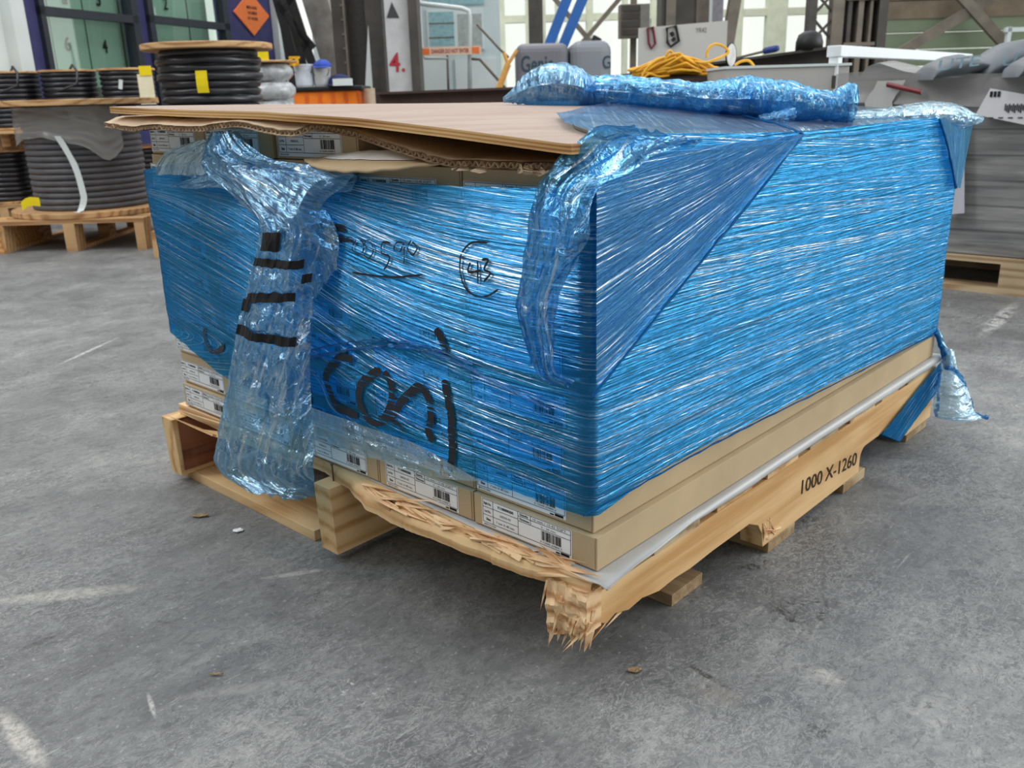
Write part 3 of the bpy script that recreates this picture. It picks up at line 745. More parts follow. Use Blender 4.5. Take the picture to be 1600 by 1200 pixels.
# puffed bag of film at the far right corner of the lid
def lump(secs, name, mat, nu=24, seg=9, amp=.006, fr=30, stretch=1, cap=.0, seed=0, flat=1.0):
    rows = []; uv = []; n = (len(secs)-1)*seg
    for k in range(n+1):
        px, pb, pt, d, hd = cat(secs, k/seg)
        A_, B_ = at(px, pb, d), at(px, pt, d); c = (A_+B_)/2; hz = (B_.z-A_.z)/2
        row = []
        for q in range(nu+1):
            a = 2*math.pi*q/nu; ca, sa = math.cos(a), math.sin(a)
            p = c+FH*(-hd*ca)+Vector((0, 0, hz*(abs(sa)**.85)*(1 if sa >= 0 else -1)))
            s = ridge(k/seg*2.0*stretch+seed, ca*2.2, sa*2.2+seed, 3)
            dr = (p-c); L_ = dr.length
            if L_ > 1e-5: p = p+dr/L_*(amp*s*min(1, L_/.02))
            row.append(p); uv.append((k*.012, q/nu*.26+seed))
        rows.append(row)
    b = MB(); b.grid(rows); return build(name, b, mat, wrap, smooth=True, uv=uv)
lump([(786, 160, 152, 1.80, .01), (800, 161, 140, 1.78, .03), (818, 163, 118, 1.76, .05), (845, 164, 103, 1.74, .07), (880, 166, 98, 1.72, .075), (905, 167, 106, 1.70, .06), (925, 167, 118, 1.69, .04), (960, 168, 119, 1.68, .03)], 'bunched_film', LOOSE, amp=.007, seed=2)
lump([(905, 168, 121, 1.70, .03), (950, 170, 117, 1.68, .05), (1000, 172, 119, 1.66, .05), (1050, 173, 124, 1.63, .05), (1090, 179, 128, 1.61, .05), (1130, 186, 124, 1.60, .055), (1165, 190, 118, 1.59, .05), (1195, 192, 124, 1.58, .045)], 'bunched_film', film_mat('bunched_blue_film', (.26, .58, .88), (.08, .34, .68), .2, .6, su=7, sv=60, rough=.12, glo=.9, crumple=True, gcol=(.25, .62, .95)), amp=.008, seed=5)
lump([(1120, 185, 126, 1.60, .03), (1160, 188, 120, 1.59, .05), (1200, 191, 124, 1.58, .055), (1235, 189, 127, 1.57, .05), (1270, 188, 138, 1.56, .045), (1300, 189, 141, 1.55, .04), (1322, 191, 130, 1.54, .035), (1334, 190, 131, 1.54, .02)], 'bunched_film', bpy.data.materials['bunched_blue_film'], amp=.008, seed=8)
lump([(1185, 194, 180, 1.52, .01), (1200, 195, 176, 1.52, .02), (1222, 194, 170, 1.52, .022), (1240, 188, 165, 1.53, .015)], 'bunched_film', bpy.data.materials['bunched_blue_film'], amp=.005, seed=11)
lump([(1300, 186, 176, 1.62, .02), (1350, 190, 172, 1.68, .03), (1400, 194, 166, 1.74, .045), (1450, 197, 158, 1.78, .05), (1490, 200, 162, 1.82, .045), (1515, 197, 175, 1.85, .03), (1533, 190, 182, 1.87, .012)], 'bunched_film', CLEARF, amp=.005, seed=14)
lump([(1462, 204, 196, 1.78, .01), (1490, 205, 192, 1.81, .015), (1510, 200, 186, 1.84, .015), (1534, 191, 183, 1.87, .008)], 'bunched_film', LOOSE, amp=.005, seed=17)
# dark tuck over the far right corner
b = MB(); rows = []; uv = []
for i in range(31):
    t = i/30; A_ = lerp(Vector((1.04, -.014, .657)), Vector((1.170, -.016, .520)), t); B_ = lerp(Vector((1.225, -.02, .662)), Vector((1.218, -.012, .515)), t)
    row = []
    for j in range(31):
        p = lerp(A_, B_, j/30)+Vector((0, -.002*ridge(j*.25, t*1.4, 3, 2), 0)); row.append(p); uv.append((t*.18, j*.0045))
    rows.append(row)
b.grid(rows); build('corner_tuck', b, FLAP, wrap, smooth=True, uv=uv)
rope([(1.03, -.016, .657), (1.09, -.019, .60), (1.165, -.019, .520)], .003, 'rolled_film_edge', ROPE, .0006)
# --- hanging tails
def tail(rowsdef, name, mat, nu=46, seg=12, amp=.008, bulge=.03, seed=0, uvs=1.0, get=False):
    """rows of (pxL, pyL, planeL, pxR, pyR, planeR): ends unprojected on vertical planes x=planeL / x=planeR"""
    ends = []
    for (a, b1, c, d, e_, f_) in rowsdef:
        L_ = on(a, b1, 0, c); R_ = on(d, e_, 0, f_) if not isinstance(f_, tuple) else on(d, e_, 1, f_[0])
        ends.append(tuple(L_)+tuple(R_))
    n = (len(ends)-1)*seg; rows = []; uv = []; acc = 0; prev = None
    for k in range(n+1):
        E_ = cat(ends, k/seg); L_, R_ = Vector(E_[:3]), Vector(E_[3:]); w = (R_-L_).length
        if prev is not None: acc += ((L_+R_)/2-prev).length
        prev = (L_+R_)/2
        row = []
        for q in range(nu+1):
            u = q/nu; p = lerp(L_, R_, u)
            n_ = Vector((-.83, -.55, 0)).normalized()
            fold = .5+.5*math.sin(u*math.pi*3+nz(k/seg*.7, seed)*2.5)
            h = bulge*math.sin(math.pi*u)*(.55+.45*fold)+amp*ridge(u*3.2+seed, acc*13, seed*1.3, 4)+amp*.5*ridge(u*9+seed, acc*5, 3+seed, 2)
            jag = 0
            edge = .004*nz(acc*60, q and seed or seed+9)
            p = p+n_*h+Vector((0, edge if q in (0, nu) else 0, .003*nz(u*9, acc*22, seed+1)))
            if k == n or k == 0: p.z += .006*nz(u*11, seed+4)
            row.append(p); uv.append((acc*uvs, u*w))
        rows.append(row)
    b = MB(); b.grid(rows)
    o = build(name, b, mat, wrap, smooth=True, uv=uv)
    return rows
T1 = [(332, 206, -.03, 372, 206, -.03), (318, 232, -.035, 420, 246, -.035), (316, 262, -.03, 540, 264, -.03), (345, 290, -.04, 545, 282, -.03), (380, 322, -.045, 505, 318, -.035), (404, 352, -.05, 500, 352, -.03), (400, 390, -.055, 498, 392, -.03),
      (388, 440, -.06, 492, 446, -.035), (374, 500, -.065, 488, 505, -.04), (362, 560, -.07, 484, 566, -.045), (352, 620, -.075, 486, 630, -.05), (338, 685, -.085, 490, 695, -.055), (338, 730, -.09, 490, 740, -.06), (372, 758, -.09, 490, 778, -.06)]
tr = tail(T1, 'hanging_film_tail', LOOSE, nu=60, amp=.007, bulge=.028, seed=3)
T1b = [(420, 345, -.02, 500, 318, -.02), (440, 380, -.022, 520, 345, -.02), (470, 420, -.022, 530, 380, -.02), (490, 470, -.022, 525, 420, -.02)]
tail(T1b, 'hanging_film_tail', LOOSE, nu=20, amp=.004, bulge=.008, seed=12)
T1c = [(300, 222, -.022, 352, 212, -.03), (262, 236, -.022, 362, 236, -.03), (246, 252, -.022, 380, 258, -.028), (243, 272, -.022, 400, 272, -.024)]
tail(T1c, 'loose_film_edge', CLEARF, nu=40, amp=.004, bulge=.012, seed=6)
T1d = [(300, 262, -.02, 560, 270, -.016), (300, 276, -.026, 556, 284, -.022), (262, 292, -.022, 548, 300, -.02)]
tail(T1d, 'loose_film_edge', LOOSE, nu=60, amp=.004, bulge=.006, seed=9)
T2 = [(984, 197, -.0, 1098, 220, (-.012,)), (935, 198, -.02, 1030, 240, (-.022,)), (893, 230, -.03, 985, 268, (-.03,)), (850, 274, -.035, 938, 292, (-.034,)), (833, 312, -.04, 922, 330, (-.034,)), (821, 384, -.04, 921, 368, (-.036,)), (812, 440, -.04, 900, 410, -.04),
      (806, 484, -.035, 873, 466, -.04), (818, 528, -.03, 866, 528, -.04), (836, 580, -.028, 868, 578, -.035), (852, 592, -.022, 900, 597, -.02)]
tail(T2, 'hanging_film_tail', bpy.data.materials['bunched_blue_film'], nu=44, amp=.006, bulge=.022, seed=21)
# far right bottom tail and knot
def ribbon_d(defs, name, mat, nu=16, seg=9, amp=.006, seed=0):
    rows = []; uv = []; n = (len(defs)-1)*seg
    for k in range(n+1):
        a, b1, c, d1, d = cat(defs, k/seg); row = []
        for q in range(nu+1):
            u = q/nu; p = at(lerp(a, c, u), lerp(b1, d1, u), d); p = p-FH*(.02*math.sin(math.pi*u)+amp*ridge(u*3, k/seg*1.6, seed, 4)); p.z = max(p.z, .003); row.append(p); uv.append((k*.008, u*.08))
        rows.append(row)
    b = MB(); b.grid(rows); return build(name, b, mat, wrap, smooth=True, uv=uv)
ribbon_d([(1455, 512, 1464, 508, 1.86), (1462, 530, 1475, 535, 1.85), (1470, 555, 1486, 555, 1.84), (1474, 575, 1488, 578, 1.84)], 'twisted_film_strand', LOOSE, nu=8, seed=1)
ribbon_d([(1472, 540, 1490, 545, 1.84), (1468, 575, 1496, 575, 1.82), (1462, 600, 1508, 598, 1.80), (1458, 625, 1516, 620, 1.79), (1460, 648, 1522, 642, 1.78), (1470, 655, 1535, 652, 1.77)], 'hanging_film_tail', CLEARF, seed=4)
rope([tuple(at(px, py, 1.80)) for px, py in ((1478, 575), (1495, 580), (1508, 605), (1516, 630), (1522, 645), (1545, 653))], .006, 'twisted_film_strand', LOOSE, .006)
rope([tuple(at(px, py, 1.80)) for px, py in ((1470, 578), (1464, 600), (1466, 630), (1462, 652))], .004, 'twisted_film_strand', LOOSE, .006)
rope([tuple(at(px, py, 1.83)) for px, py in ((1462, 520), (1468, 535), (1474, 555), (1480, 578))], .006, 'twisted_film_strand', ROPE, .002)
# blue film pulled round the end foot of the stringer
b = MB(); rows = []; uv = []
for i in range(21):
    t = i/20; A_ = lerp(Vector((.90, -.018, .072)), Vector((1.215, -.02, .15)), t); B_ = lerp(Vector((1.0, -.02, .026)), Vector((1.215, -.022, .085)), t)
    row = []
    for j in range(9): row.append(lerp(A_, B_, j/8)+Vector((0, -.002*ridge(t*6, j*.6, 2, 2), 0))); uv.append((t*.3, j*.006))
    rows.append(row)
b.grid(rows); build('film_strap', b, ROPE, wrap, smooth=True, uv=uv)
b = MB(); P1 = [Vector((1.0, -.02, .026)), Vector((.90, -.018, .072)), Vector((.93, .12, .06)), Vector((1.02, .12, .022))]
b.poly(P1); build('film_strap', b, ROPE, wrap, uv=[(0, 0), (0, .1), (.1, .1), (.1, 0)])
# ---------------------------------------------------------------- marker strokes
def ink_mat(name, a0, a1, axis_uv=True):
    t = NT(name); n = t.noise(t.coord((12, 12, 260)), 1.0, 3, .6)
    tr = t.n('ShaderNodeBsdfTransparent'); m1 = t.n('ShaderNodeMixShader'); t.l(t.ramp(n, [(a0, 0.0), (a1, 1.0)]), m1.inputs[0])
    t.l(tr.outputs[0], m1.inputs[1]); t.l(t.bsdf((.006, .007, .012), .35, .5), m1.inputs[2]); return t.done(m1.outputs[0])
MARK = ink_mat('marker_ink_streaked', .38, .44); PEN = ink_mat('pen_ink_streaked', .34, .42)
mk = MB(); pen = MB()
def stroke(mb, pts, w, tile=None):
    sz = [pxs(px, py) for px, py in pts]
    n = (len(sz)-1)*10; cen = [Vector((*cat(sz, k/10),)) for k in range(n+1)]
    L_, R_ = [], []
    for k, c in enumerate(cen):
        d = (cen[min(k+1, n)]-cen[max(k-1, 0)]).normalized(); nn = Vector((-d.y, d.x))
        ww = w/2*(1+.25*nz(k*.5, pts[0][0]))*(smo(-1, 2, min(k, n-k)))
        L_.append(c+nn*ww); R_.append(c-nn*ww)
    rows = []
    for a, b_ in zip(L_, R_):
        rows.append([surf_s(lerp(a, b_, u).x, lerp(a, b_, u).y, .0022) for u in (0, .25, .5, .75, 1)])
    mb.grid(rows)
# "Coal"
stroke(mk, [(556, 560), (540, 556), (525, 567), (514, 583), (514, 596), (520, 612), (530, 634), (545, 641), (562, 648)], .014)
stroke(mk, [(598, 575), (580, 588), (568, 600), (564, 620), (570, 640), (582, 655), (600, 656), (610, 642), (616, 620), (613, 596), (603, 580)], .014)
stroke(mk, [(612, 655), (622, 640), (632, 624), (645, 612), (656, 604), (668, 612), (674, 630), (676, 655), (672, 675), (680, 688)], .013)
stroke(mk, [(610, 640), (618, 655), (632, 668), (650, 678)], .008)
stroke(mk, [(697, 592), (702, 620), (707, 650), (708, 680), (709, 705), (706, 735)], .013)
stroke(mk, [(684, 512), (692, 528), (698, 545), (702, 556)], .013)
stroke(mk, [(484, 600), (487, 618), (488, 632)], .009)
o = build('marker_writing', mk, MARK, wrap, fix=False); o['label'] = 'thick black handwriting reading coal'; mk = MB()
# upper writing beside the tail
stroke(mk, [(498, 312), (492, 335), (482, 352)], .010); stroke(mk, [(478, 344), (505, 352), (545, 356)], .010)
stroke(mk, [(478, 370), (520, 371), (556, 373)], .008)
stroke(mk, [(322, 510), (322, 530), (332, 546), (346, 548), (352, 535)], .006)
stroke(mk, [(328, 545), (342, 549), (352, 540)], .010)
# "00590" and its underline
def p(a, c): return (460+a/2.609, 300+c/2.609)
stroke(pen, [p(262, 195), p(246, 225), p(262, 250), p(290, 240), p(290, 205), p(270, 195)], .0022)
stroke(pen, [p(300, 195), p(290, 240), p(310, 270), p(330, 240), p(320, 200), p(300, 195)], .0022)
stroke(pen, [p(400, 205), p(370, 205), p(365, 245), p(395, 260), p(390, 290), p(372, 315)], .0026)
stroke(pen, [p(452, 205), p(425, 205), p(415, 235), p(440, 240), p(455, 210), p(455, 295)], .0022)
stroke(pen, [p(485, 195), p(470, 225), p(490, 255), p(508, 225), p(490, 200)], .0022)
stroke(pen, [p(245, 325), p(330, 338), p(420, 345), p(530, 335)], .0028)
o = build('pen_writing', pen, PEN, wrap, fix=False); o['label'] = 'thin black handwritten 00590, underlined'; pen = MB()
# "43" in a ring
stroke(pen, [p(722, 285), p(715, 325), p(765, 318)], .0028); stroke(pen, [p(752, 275), p(752, 375)], .0026)
stroke(pen, [p(768, 275), p(795, 275), p(778, 312), p(802, 330), p(775, 365)], .0030)
stroke(pen, [p(795, 205), p(730, 205), p(690, 245), p(680, 310), p(695, 375), p(730, 415), p(785, 424), p(835, 395)], .0026)
stroke(pen, [p(1015, 220), p(1020, 260), p(1012, 275)], .002)
o = build('marker_writing', mk, MARK, wrap, fix=False); o['label'] = 'black marker strokes left of the number'
o = build('pen_writing', pen, PEN, wrap, fix=False); o['label'] = 'thin black 43 in a pen circle'
# marker bands carried on the hanging tail (sub-grids of the tail surface)
tm = MB()
def band(k0, k1, u0, u1, sl=0):
    rows = []
    for i in range(k0, k1+1):
        row = []
        for q in range(int(u0*60), int(u1*60)+1):
            kk = max(0, min(len(tr)-2, i+sl*(q/60-u0))); a = int(kk); f_ = kk-a
            row.append(lerp(tr[a][q], tr[a+1][q], f_)+Vector((-.0022, -.0014, 0)))
        rows.append(row)
    tm.grid(rows)
def kk_(py): return interp([206, 240, 262, 288, 320, 352, 390, 442, 502, 562, 625, 690, 735, 770], [12*i for i in range(14)], py)
band(int(kk_(362)), int(kk_(390)), .10, .45); band(int(kk_(405)), int(kk_(420)), .02, .85); band(int(kk_(458)), int(kk_(474)), .05, .80, -1.5); band(int(kk_(508)), int(kk_(522)), .0, .85, 3.5); band(int(kk_(468)), int(kk_(490)), .0, .14)
band(int(kk_(425)), int(kk_(440)), .86, .98)
o = build('marker_writing', tm, INK, wrap, fix=False); o['label'] = 'black marker strokes on the hanging film tail'
# ================================================================== BACKGROUND
RZB = YAW-math.pi/2                         # heading of the camera-facing frame
def bgt(name, label, cat, s, d, z=0, group=None, rz=0):
    return thing(name, label, cat, bg(s, d, z), RZB+rz, group)
class Loc(MB):                              # boxes given in (lateral, depth, height) of the view frame
    def bx(s, a, b, mi=0):
        M = Matrix(((RH.x, FH.x, 0, CH.x), (RH.y, FH.y, 0, CH.y), (0, 0, 1, 0), (0, 0, 0, 1)))
        return s.box(a, b, mi, M)
def quadpx(px0, px1, py0, py1, d, th=.02, back=True):
    """upright slab at depth d, read at its middle height"""
    pm, xm = (py0+py1)/2, (px0+px1)/2
    s0 = lb(px0, pm, d)[0]; s1 = lb(px1, pm, d)[0]; z0 = lb(xm, py1, d)[2]; z1 = lb(xm, py0, d)[2]
    return (s0, d, z0), (s1, d+th, z1)
CONC = plain('hall_wall_grey', rgb(120, 118, 112), .8, .2, scale=1.5)
DARK = plain('dark_steel', rgb(74, 70, 66), .6, .35, scale=6, var=.2)
MIDG = plain('weathered_steel', rgb(118, 110, 100), .7, .3, scale=5, var=.2)
BLK = plain('black_plastic', rgb(28, 28, 30), .5, .4)
WHT = plain('white_paint', rgb(214, 222, 222), .5, .4, scale=3, var=.04)
PALEW = plain('pale_panel', rgb(200, 214, 216), .5, .4, scale=3, var=.04)
NAVY = plain('navy_paint', rgb(62, 62, 108), .6, .3, scale=9, var=.12)
FRM = plain('charcoal_frame', rgb(48, 52, 60), .5, .4)
GRNW = plain('green_boards', rgb(128, 140, 116), .7, .2, scale=3, var=.06)
BRNW = plain('brown_boards', rgb(124, 112, 96), .8, .2, scale=4, var=.18)
MULL = plain('pale_green_mullion', rgb(226, 230, 206), .6, .3, scale=6, var=.08)
YEL = plain('yellow_tag', rgb(240, 214, 30), .5, .3, var=.04)
RED = plain('red_marking', rgb(168, 50, 60), .6, .3)
ORG = plain('orange_sign', rgb(244, 128, 66), .55, .3, var=.04)
ORGB = plain('orange_fabric', rgb(248, 132, 40), .6, .3, var=.08, scale=12)
def glass(name, tint, fac):
    t = NT(name); tr = t.n('ShaderNodeBsdfTransparent'); tr.inputs[0].default_value = (*tint, 1)
    gl = t.n('ShaderNodeBsdfGlossy', Roughness=.03); m1 = t.n('ShaderNodeMixShader'); m1.inputs[0].default_value = fac
    t.l(tr.outputs[0], m1.inputs[1]); t.l(gl.outputs[0], m1.inputs[2]); return t.done(m1.outputs[0])
GLS = glass('window_glass', (.86, .95, .91), .16); GLC = glass('clear_glass', (.97, .99, .98), .04)
# hall shell out of the picture: keeps the light coming from the windows and the roof
struct(build('wall_back', Loc().bx((-12, -7.2, 0), (3, -7, 7)), CONC)); struct(build('wall_left', Loc().bx((-10.2, -7, 0), (-10, 15, 7)), CONC))
# ---- window wall
w = Loc(); D = 14.0
def vx(px, py=70): return lb(px, py, D)[0]
def hz(px, py): return lb(px, py, D)[2]
segs = []
w.bx((-3.2, D, 0), (7, D+.2, .45)); o = struct(build('wall_far', w, MULL))
mull = Loc()
for a, b_ in ((778, 790), (822, 828), (848, 853), (868, 872), (916, 926), (972, 980), (1016, 1026), (1148, 1158), (1195, 1226)):
    mull.bx((vx(a), D-.06, .4), (vx(b_), D+.1, 5.0))
for z in (1.78, 3.2, 4.9): mull.bx((-.1, D-.04, z-.05), (5.6, D+.08, z+.05))
mull.bx((-.1, D-.04, .4), (5.6, D+.1, .52))
wi = struct(build('window_1', mull, MULL))
build('pane', Loc().bx((-.1, D, .45), (5.6, D+.01, 5.0)), GLC, wi)
for (pa, pb, wd) in (((835, -40), (925, 68), .10), ((975, -10), (905, 72), .09), ((905, 72), (840, -30), .0)):
    if wd: 
        b = MB(); b.bar(at(*pa, D-.5), at(*pb, D-.5), wd, .06); tag(build('diagonal_brace', b, MIDG), 'thin steel brace crossing the window left, behind the blue boom' if wd > .095 else 'thin steel brace crossing the window between the boom and the switch box', 'brace')
b = Loc(); b.bx(*quadpx(828, 848, -60, 150, 12.5, .2)); z0 = b.v[0].z
c_ = lb(838, 70, 12.5)
t_ = bgt('steel_column', 'slim grey steel column in the window wall above the lift', 'column', c_[0], 12.5)
b = MB(); b.box((-.09, -.01, 0), (.09, .01, 5)); b.box((-.09, .18, 0), (.09, .2, 5)); b.box((-.01, .01, 0), (.01, .18, 5)); build('post', b, DARK, t_, world=False)
# horizon beyond the glass: neighbouring pale shed roofs
o = build('distant_shed', Loc().bx((.5, 22, 0), (2.9, 26, .62)), plain('faded_orange', rgb(226, 170, 120), .8)); tag(o, 'pale orange shed outside, low behind the window right of the lift', 'shed')
o = build('distant_shed', Loc().bx((-1.2, 24, 0), (.3, 27, .50)), plain('faded_sand', rgb(214, 190, 160), .8)); tag(o, 'pale sand coloured shed outside, low behind the window left of the lift', 'shed')
struct(build('ground', Loc().bx((-12, 14.25, -.05), (16, 60, -.0)), plain('yard', rgb(200, 200, 192), .8)))
# ---- right back wall: green and brown boards
D2 = 11.0
pl_ = Loc(); s0 = lb(1375, 70, D2)[0]
z_b = lb(1480, 28, D2)[2]
for k in range(9): pl_.bx((s0, D2-.012*(k % 2), .0+k*.185 if k else 0), (10, D2+.15, .0+(k+1)*.185-.012 if k < 8 else z_b))
struct(build('wall_right', pl_, GRNW))
pl_ = Loc()
for k in range(8): pl_.bx((s0, D2-.03-.01*(k % 3), z_b+k*.2), (10, D2+.15, z_b+k*.2+.19))
struct(build('wall_right_upper', pl_, BRNW))
for (a, b_, l_) in (((1385, 95), (1560, -10), 'grey steel brace rising to the right across the green boards'), ((1500, -8), (1590, 92), 'rusty steel brace falling to the right across the green boards')):
    b = MB(); b.bar(at(*a, D2-.3), at(*b_, D2-.3-(.12 if a[0] > 1450 else 0)), .11, .06, up=FH); tag(build('diagonal_brace', b, MIDG), l_, 'brace')
b = Loc(); b.bx(*quadpx(1572, 1578, 42, 100, D2-.6, .05)); a_, c_ = quadpx(1572, 1640, 42, 49, D2-.6, .05); b.bx(a_, c_); b.bx(*quadpx(1628, 1634, 42, 100, D2-.6, .05))
for q in b.v:
    if q.z < 1.2: q.z = min(q.z, 1.4)
lo = min(q.z for q in b.v)
for q in b.v:
    if abs(q.z-lo) < .25: q.z = 0
tag(build('pipe_rail', b, WHT), 'white square pipe frame standing before the green wall at the right edge', 'rail')
# ---- riveted lattice column on the right
cs_, cz = lb(1345, 60, 8.5)[0], 8.5
t_ = bgt('lattice_column', 'dark riveted steel lattice column before the green wall', 'column', cs_, cz)
def colbox(a, b_, m=DARK, n='flange'):
    s_a = lb(a, 60, cz)[0]-cs_; s_b = lb(b_, 60, cz)[0]-cs_; return build(n, MB().box((s_a, 0, 0), (s_b, .12, 5)), m, t_, world=False)
for a, b_, m in ((1262, 1274, DARK), (1298, 1316, MIDG), (1322, 1328, DARK), (1338, 1346, MIDG), (1356, 1360, MIDG), (1370, 1384, DARK)): colbox(a, b_, m)
build('web_plate', MB().box((lb(1316, 60, cz)[0]-cs_, .14, 0), (lb(1376, 60, cz)[0]-cs_, .16, 5)), DARK, t_, world=False)
b = MB(); sa, sb = lb(1268, 60, cz)[0]-cs_, lb(1305, 60, cz)[0]-cs_
for k in range(24):
    z = k*.22
    b.bar((sa, .03, z), (sb, .03, z+.22), .022, .012, up=(0, 1, 0)); b.bar((sb, .045, z), (sa, .045, z+.22), .022, .012, up=(0, 1, 0))
build('lacing_bars', b, DARK, t_, world=False)
b = MB()
for k in range(14): b.box((lb(1318, 60, cz)[0]-cs_, -.02, .3+k*.38), (lb(1366, 60, cz)[0]-cs_, .12, .33+k*.38))
build('batten_plates', b, MIDG, t_, world=False)
# ---- big dark column in the middle
cs_, cz = lb(1085, 20, 9)[0], 9.0
t_ = bgt('steel_column', 'broad dark built-up column behind the white panel', 'column', cs_, cz)
for a, b_, m in ((1034, 1041, DARK), (1041, 1056, MIDG), (1056, 1088, DARK), (1088, 1108, MIDG), (1108, 1113, WHT), (1113, 1130, plain('violet_grey', rgb(150, 148, 158), .5))):
    build('flange', MB().box((lb(a, 20, cz)[0]-cs_, .02 if m is DARK else 0, 0), (lb(b_, 20, cz)[0]-cs_, .3, 5)), m, t_, world=False)
b = MB(); b.bar(at(1158, -60, 8.8), at(1128, 120, 8.8), .10, .1, up=FH); tag(build('curved_duct', b, MIDG), 'pale slanting strut to the right of the broad dark column', 'strut')
# switch box
c_ = lb(992, 34, 11); t_ = bgt('switch_box', 'grey louvred electrical box fixed in front of the windows', 'electrical box', c_[0], 11, c_[2]-.17)
build('cabinet', MB().box((-.17, 0, 0), (.17, .2, .36)), MIDG, t_, world=False, bevel=.006)
b = MB()
for k in range(4): b.box((-.15, -.012, .03+k*.085), (.05, 0, .09+k*.085))
build('louvre', b, DARK, t_, world=False); build('door', MB().box((.06, -.014, .01), (.165, 0, .35)), plain('box_grey', rgb(128, 124, 118), .5), t_, world=False)
build('mounting_post', MB().box((-.02, .2, -c_[2]+.17), (.05, .26, 1.0)), MIDG, t_, world=False)
# ---- office facade at the left: runs away from the camera
A_ = at(60, 60, 7.0); B_ = at(350, 60, 9.2); A_.z = B_.z = 0
U = (B_-A_).normalized(); NRM = Vector((U.y, -U.x, 0))
if NRM.dot(CAM-A_) < 0: NRM = -NRM
def fu(px, py):
    d = ray(px, py); tt = (A_-CAM).dot(NRM)/d.dot(NRM); P_ = CAM+d*tt; return (P_-A_).dot(U), P_.z
def fuo(px, py, off):
    d = ray(px, py); P0 = A_+NRM*off; tt = (P0-CAM).dot(NRM)/d.dot(NRM); P_ = CAM+d*tt; return (P_-A_).dot(U), P_.z
def fslab(mb, pa, pb, y0, y1, out0=0, out1=.04, mi=0, pm=None, z=None):
    pm = pm if pm is not None else (y0+y1)/2
    u0, u1 = fu(pa, pm)[0], fu(pb, pm)[0]; z0 = fu((pa+pb)/2, y1)[1]; z1 = fu((pa+pb)/2, y0)[1]
    if z: z0, z1 = z
    vs = []
    for uu, oo in ((u0, out0), (u1, out0), (u1, out1), (u0, out1)): vs.append(A_+U*uu+NRM*oo)
    return mb.prism([v+Vector((0, 0, z0)) for v in vs], (0, 0, z1-z0), mi)
FZ = (0, 3.2)
b = MB(); fslab(b, 25, 57, 0, 0, -.1, .03, pm=50, z=FZ); fslab(b, 211, 226, 0, 0, -.1, .03, pm=50, z=FZ); fslab(b, 352, 422, 0, 0, -.1, .03, pm=50, z=FZ); fslab(b, 25, 422, 0, 0, -.1, .02, pm=50, z=(0, .75)); fslab(b, 25, 422, 0, 0, -.1, .02, pm=50, z=(2.4, 3.2))
struct(build('wall_office', b, NAVY))
b = MB(); fslab(b, 6, 27, 0, 0, -.1, .10, pm=50, z=FZ); fslab(b, 422, 437, 0, 0, -.1, .10, pm=50, z=FZ); fslab(b, -60, 6, 0, 0, -.1, .0, pm=50, z=FZ); struct(build('trim_1', b, WHT))
for n_, (xa, xb, ya) in enumerate(((57, 200, 17), (226, 343, 29))):
    b = MB(); z1 = 2.45; uo = 8
    fslab(b, xa, xa+uo, 0, 0, .0, .07, pm=50, z=(.72, z1)); fslab(b, xb, xb+(10 if n_ == 0 else 8), 0, 0, .0, .07, pm=50, z=(.72, z1))
    zb = fu((xa+xb)/2, ya+7)[1]; fslab(b, xa, xb+8, 0, 0, .0, .07, pm=50, z=(zb-.03, zb+.03)); fslab(b, xa, xb+8, 0, 0, .0, .06, pm=50, z=(.72, .80)); fslab(b, xa, xb+8, 0, 0, .0, .06, pm=50, z=(z1-.06, z1))
    o = struct(build('window_%d' % (n_+2), b, FRM))
    b = MB(); fslab(b, xa+4, xb+4, 0, 0, .02, .026, pm=50, z=(.74, z1)); build('pane', b, GLS, o)
# inside: pale numbered lockers
b = MB(); zt = 2.3
t = thing('numbered_lockers', 'pale green numbered panels seen through the office windows', 'lockers', A_-NRM*.12)
fslab(b, 92, 340, 0, 0, -.16, -.10, pm=50, z=(.88, zt)); build('panel', b, plain('pale_green_panel', rgb(196, 212, 202), .6, .3, var=.03), t)
b = MB(); fslab(b, 30, 430, 0, 0, -1.6, -1.5, pm=50, z=(0, 2.9)); struct(build('wall_inner', b, plain('grey_green_wall', rgb(120, 124, 112), .8, scale=3, var=.25)))  # inner wall in its own grey-green
b = MB()
for px in (96, 150, 205, 310): fslab(b, px, px+1.5, 0, 0, -.105, -.098, pm=50, z=(.9, zt))
build('seam', b, DARK, t)
b = MB()
for s_, px, py, h in (('6', 108, 79, .10), ('4', 166, 82, .10), ('1', 102, 6, .10), ('5', 155, 9, .10), ('2', 260, 15, .10)):
    u_, z_ = fuo(px, py, -.090); q = A_+U*(u_-.028)-NRM*.090+Vector((0, 0, z_)); b = MB(); put_text(b, s_, q, U, (0, 0, 1), .055, h, bold=.02); build('painted_number', b, BLK, t, fix=False)
lo_ = area('office_fill_light', tuple(A_+U*1.2-NRM*.75+Vector((0, 0, 2.6))), tuple(A_+U*1.2-NRM*.8), 1.6, .5, 38)  # added lamp, unseen, lightens the room behind the office panes
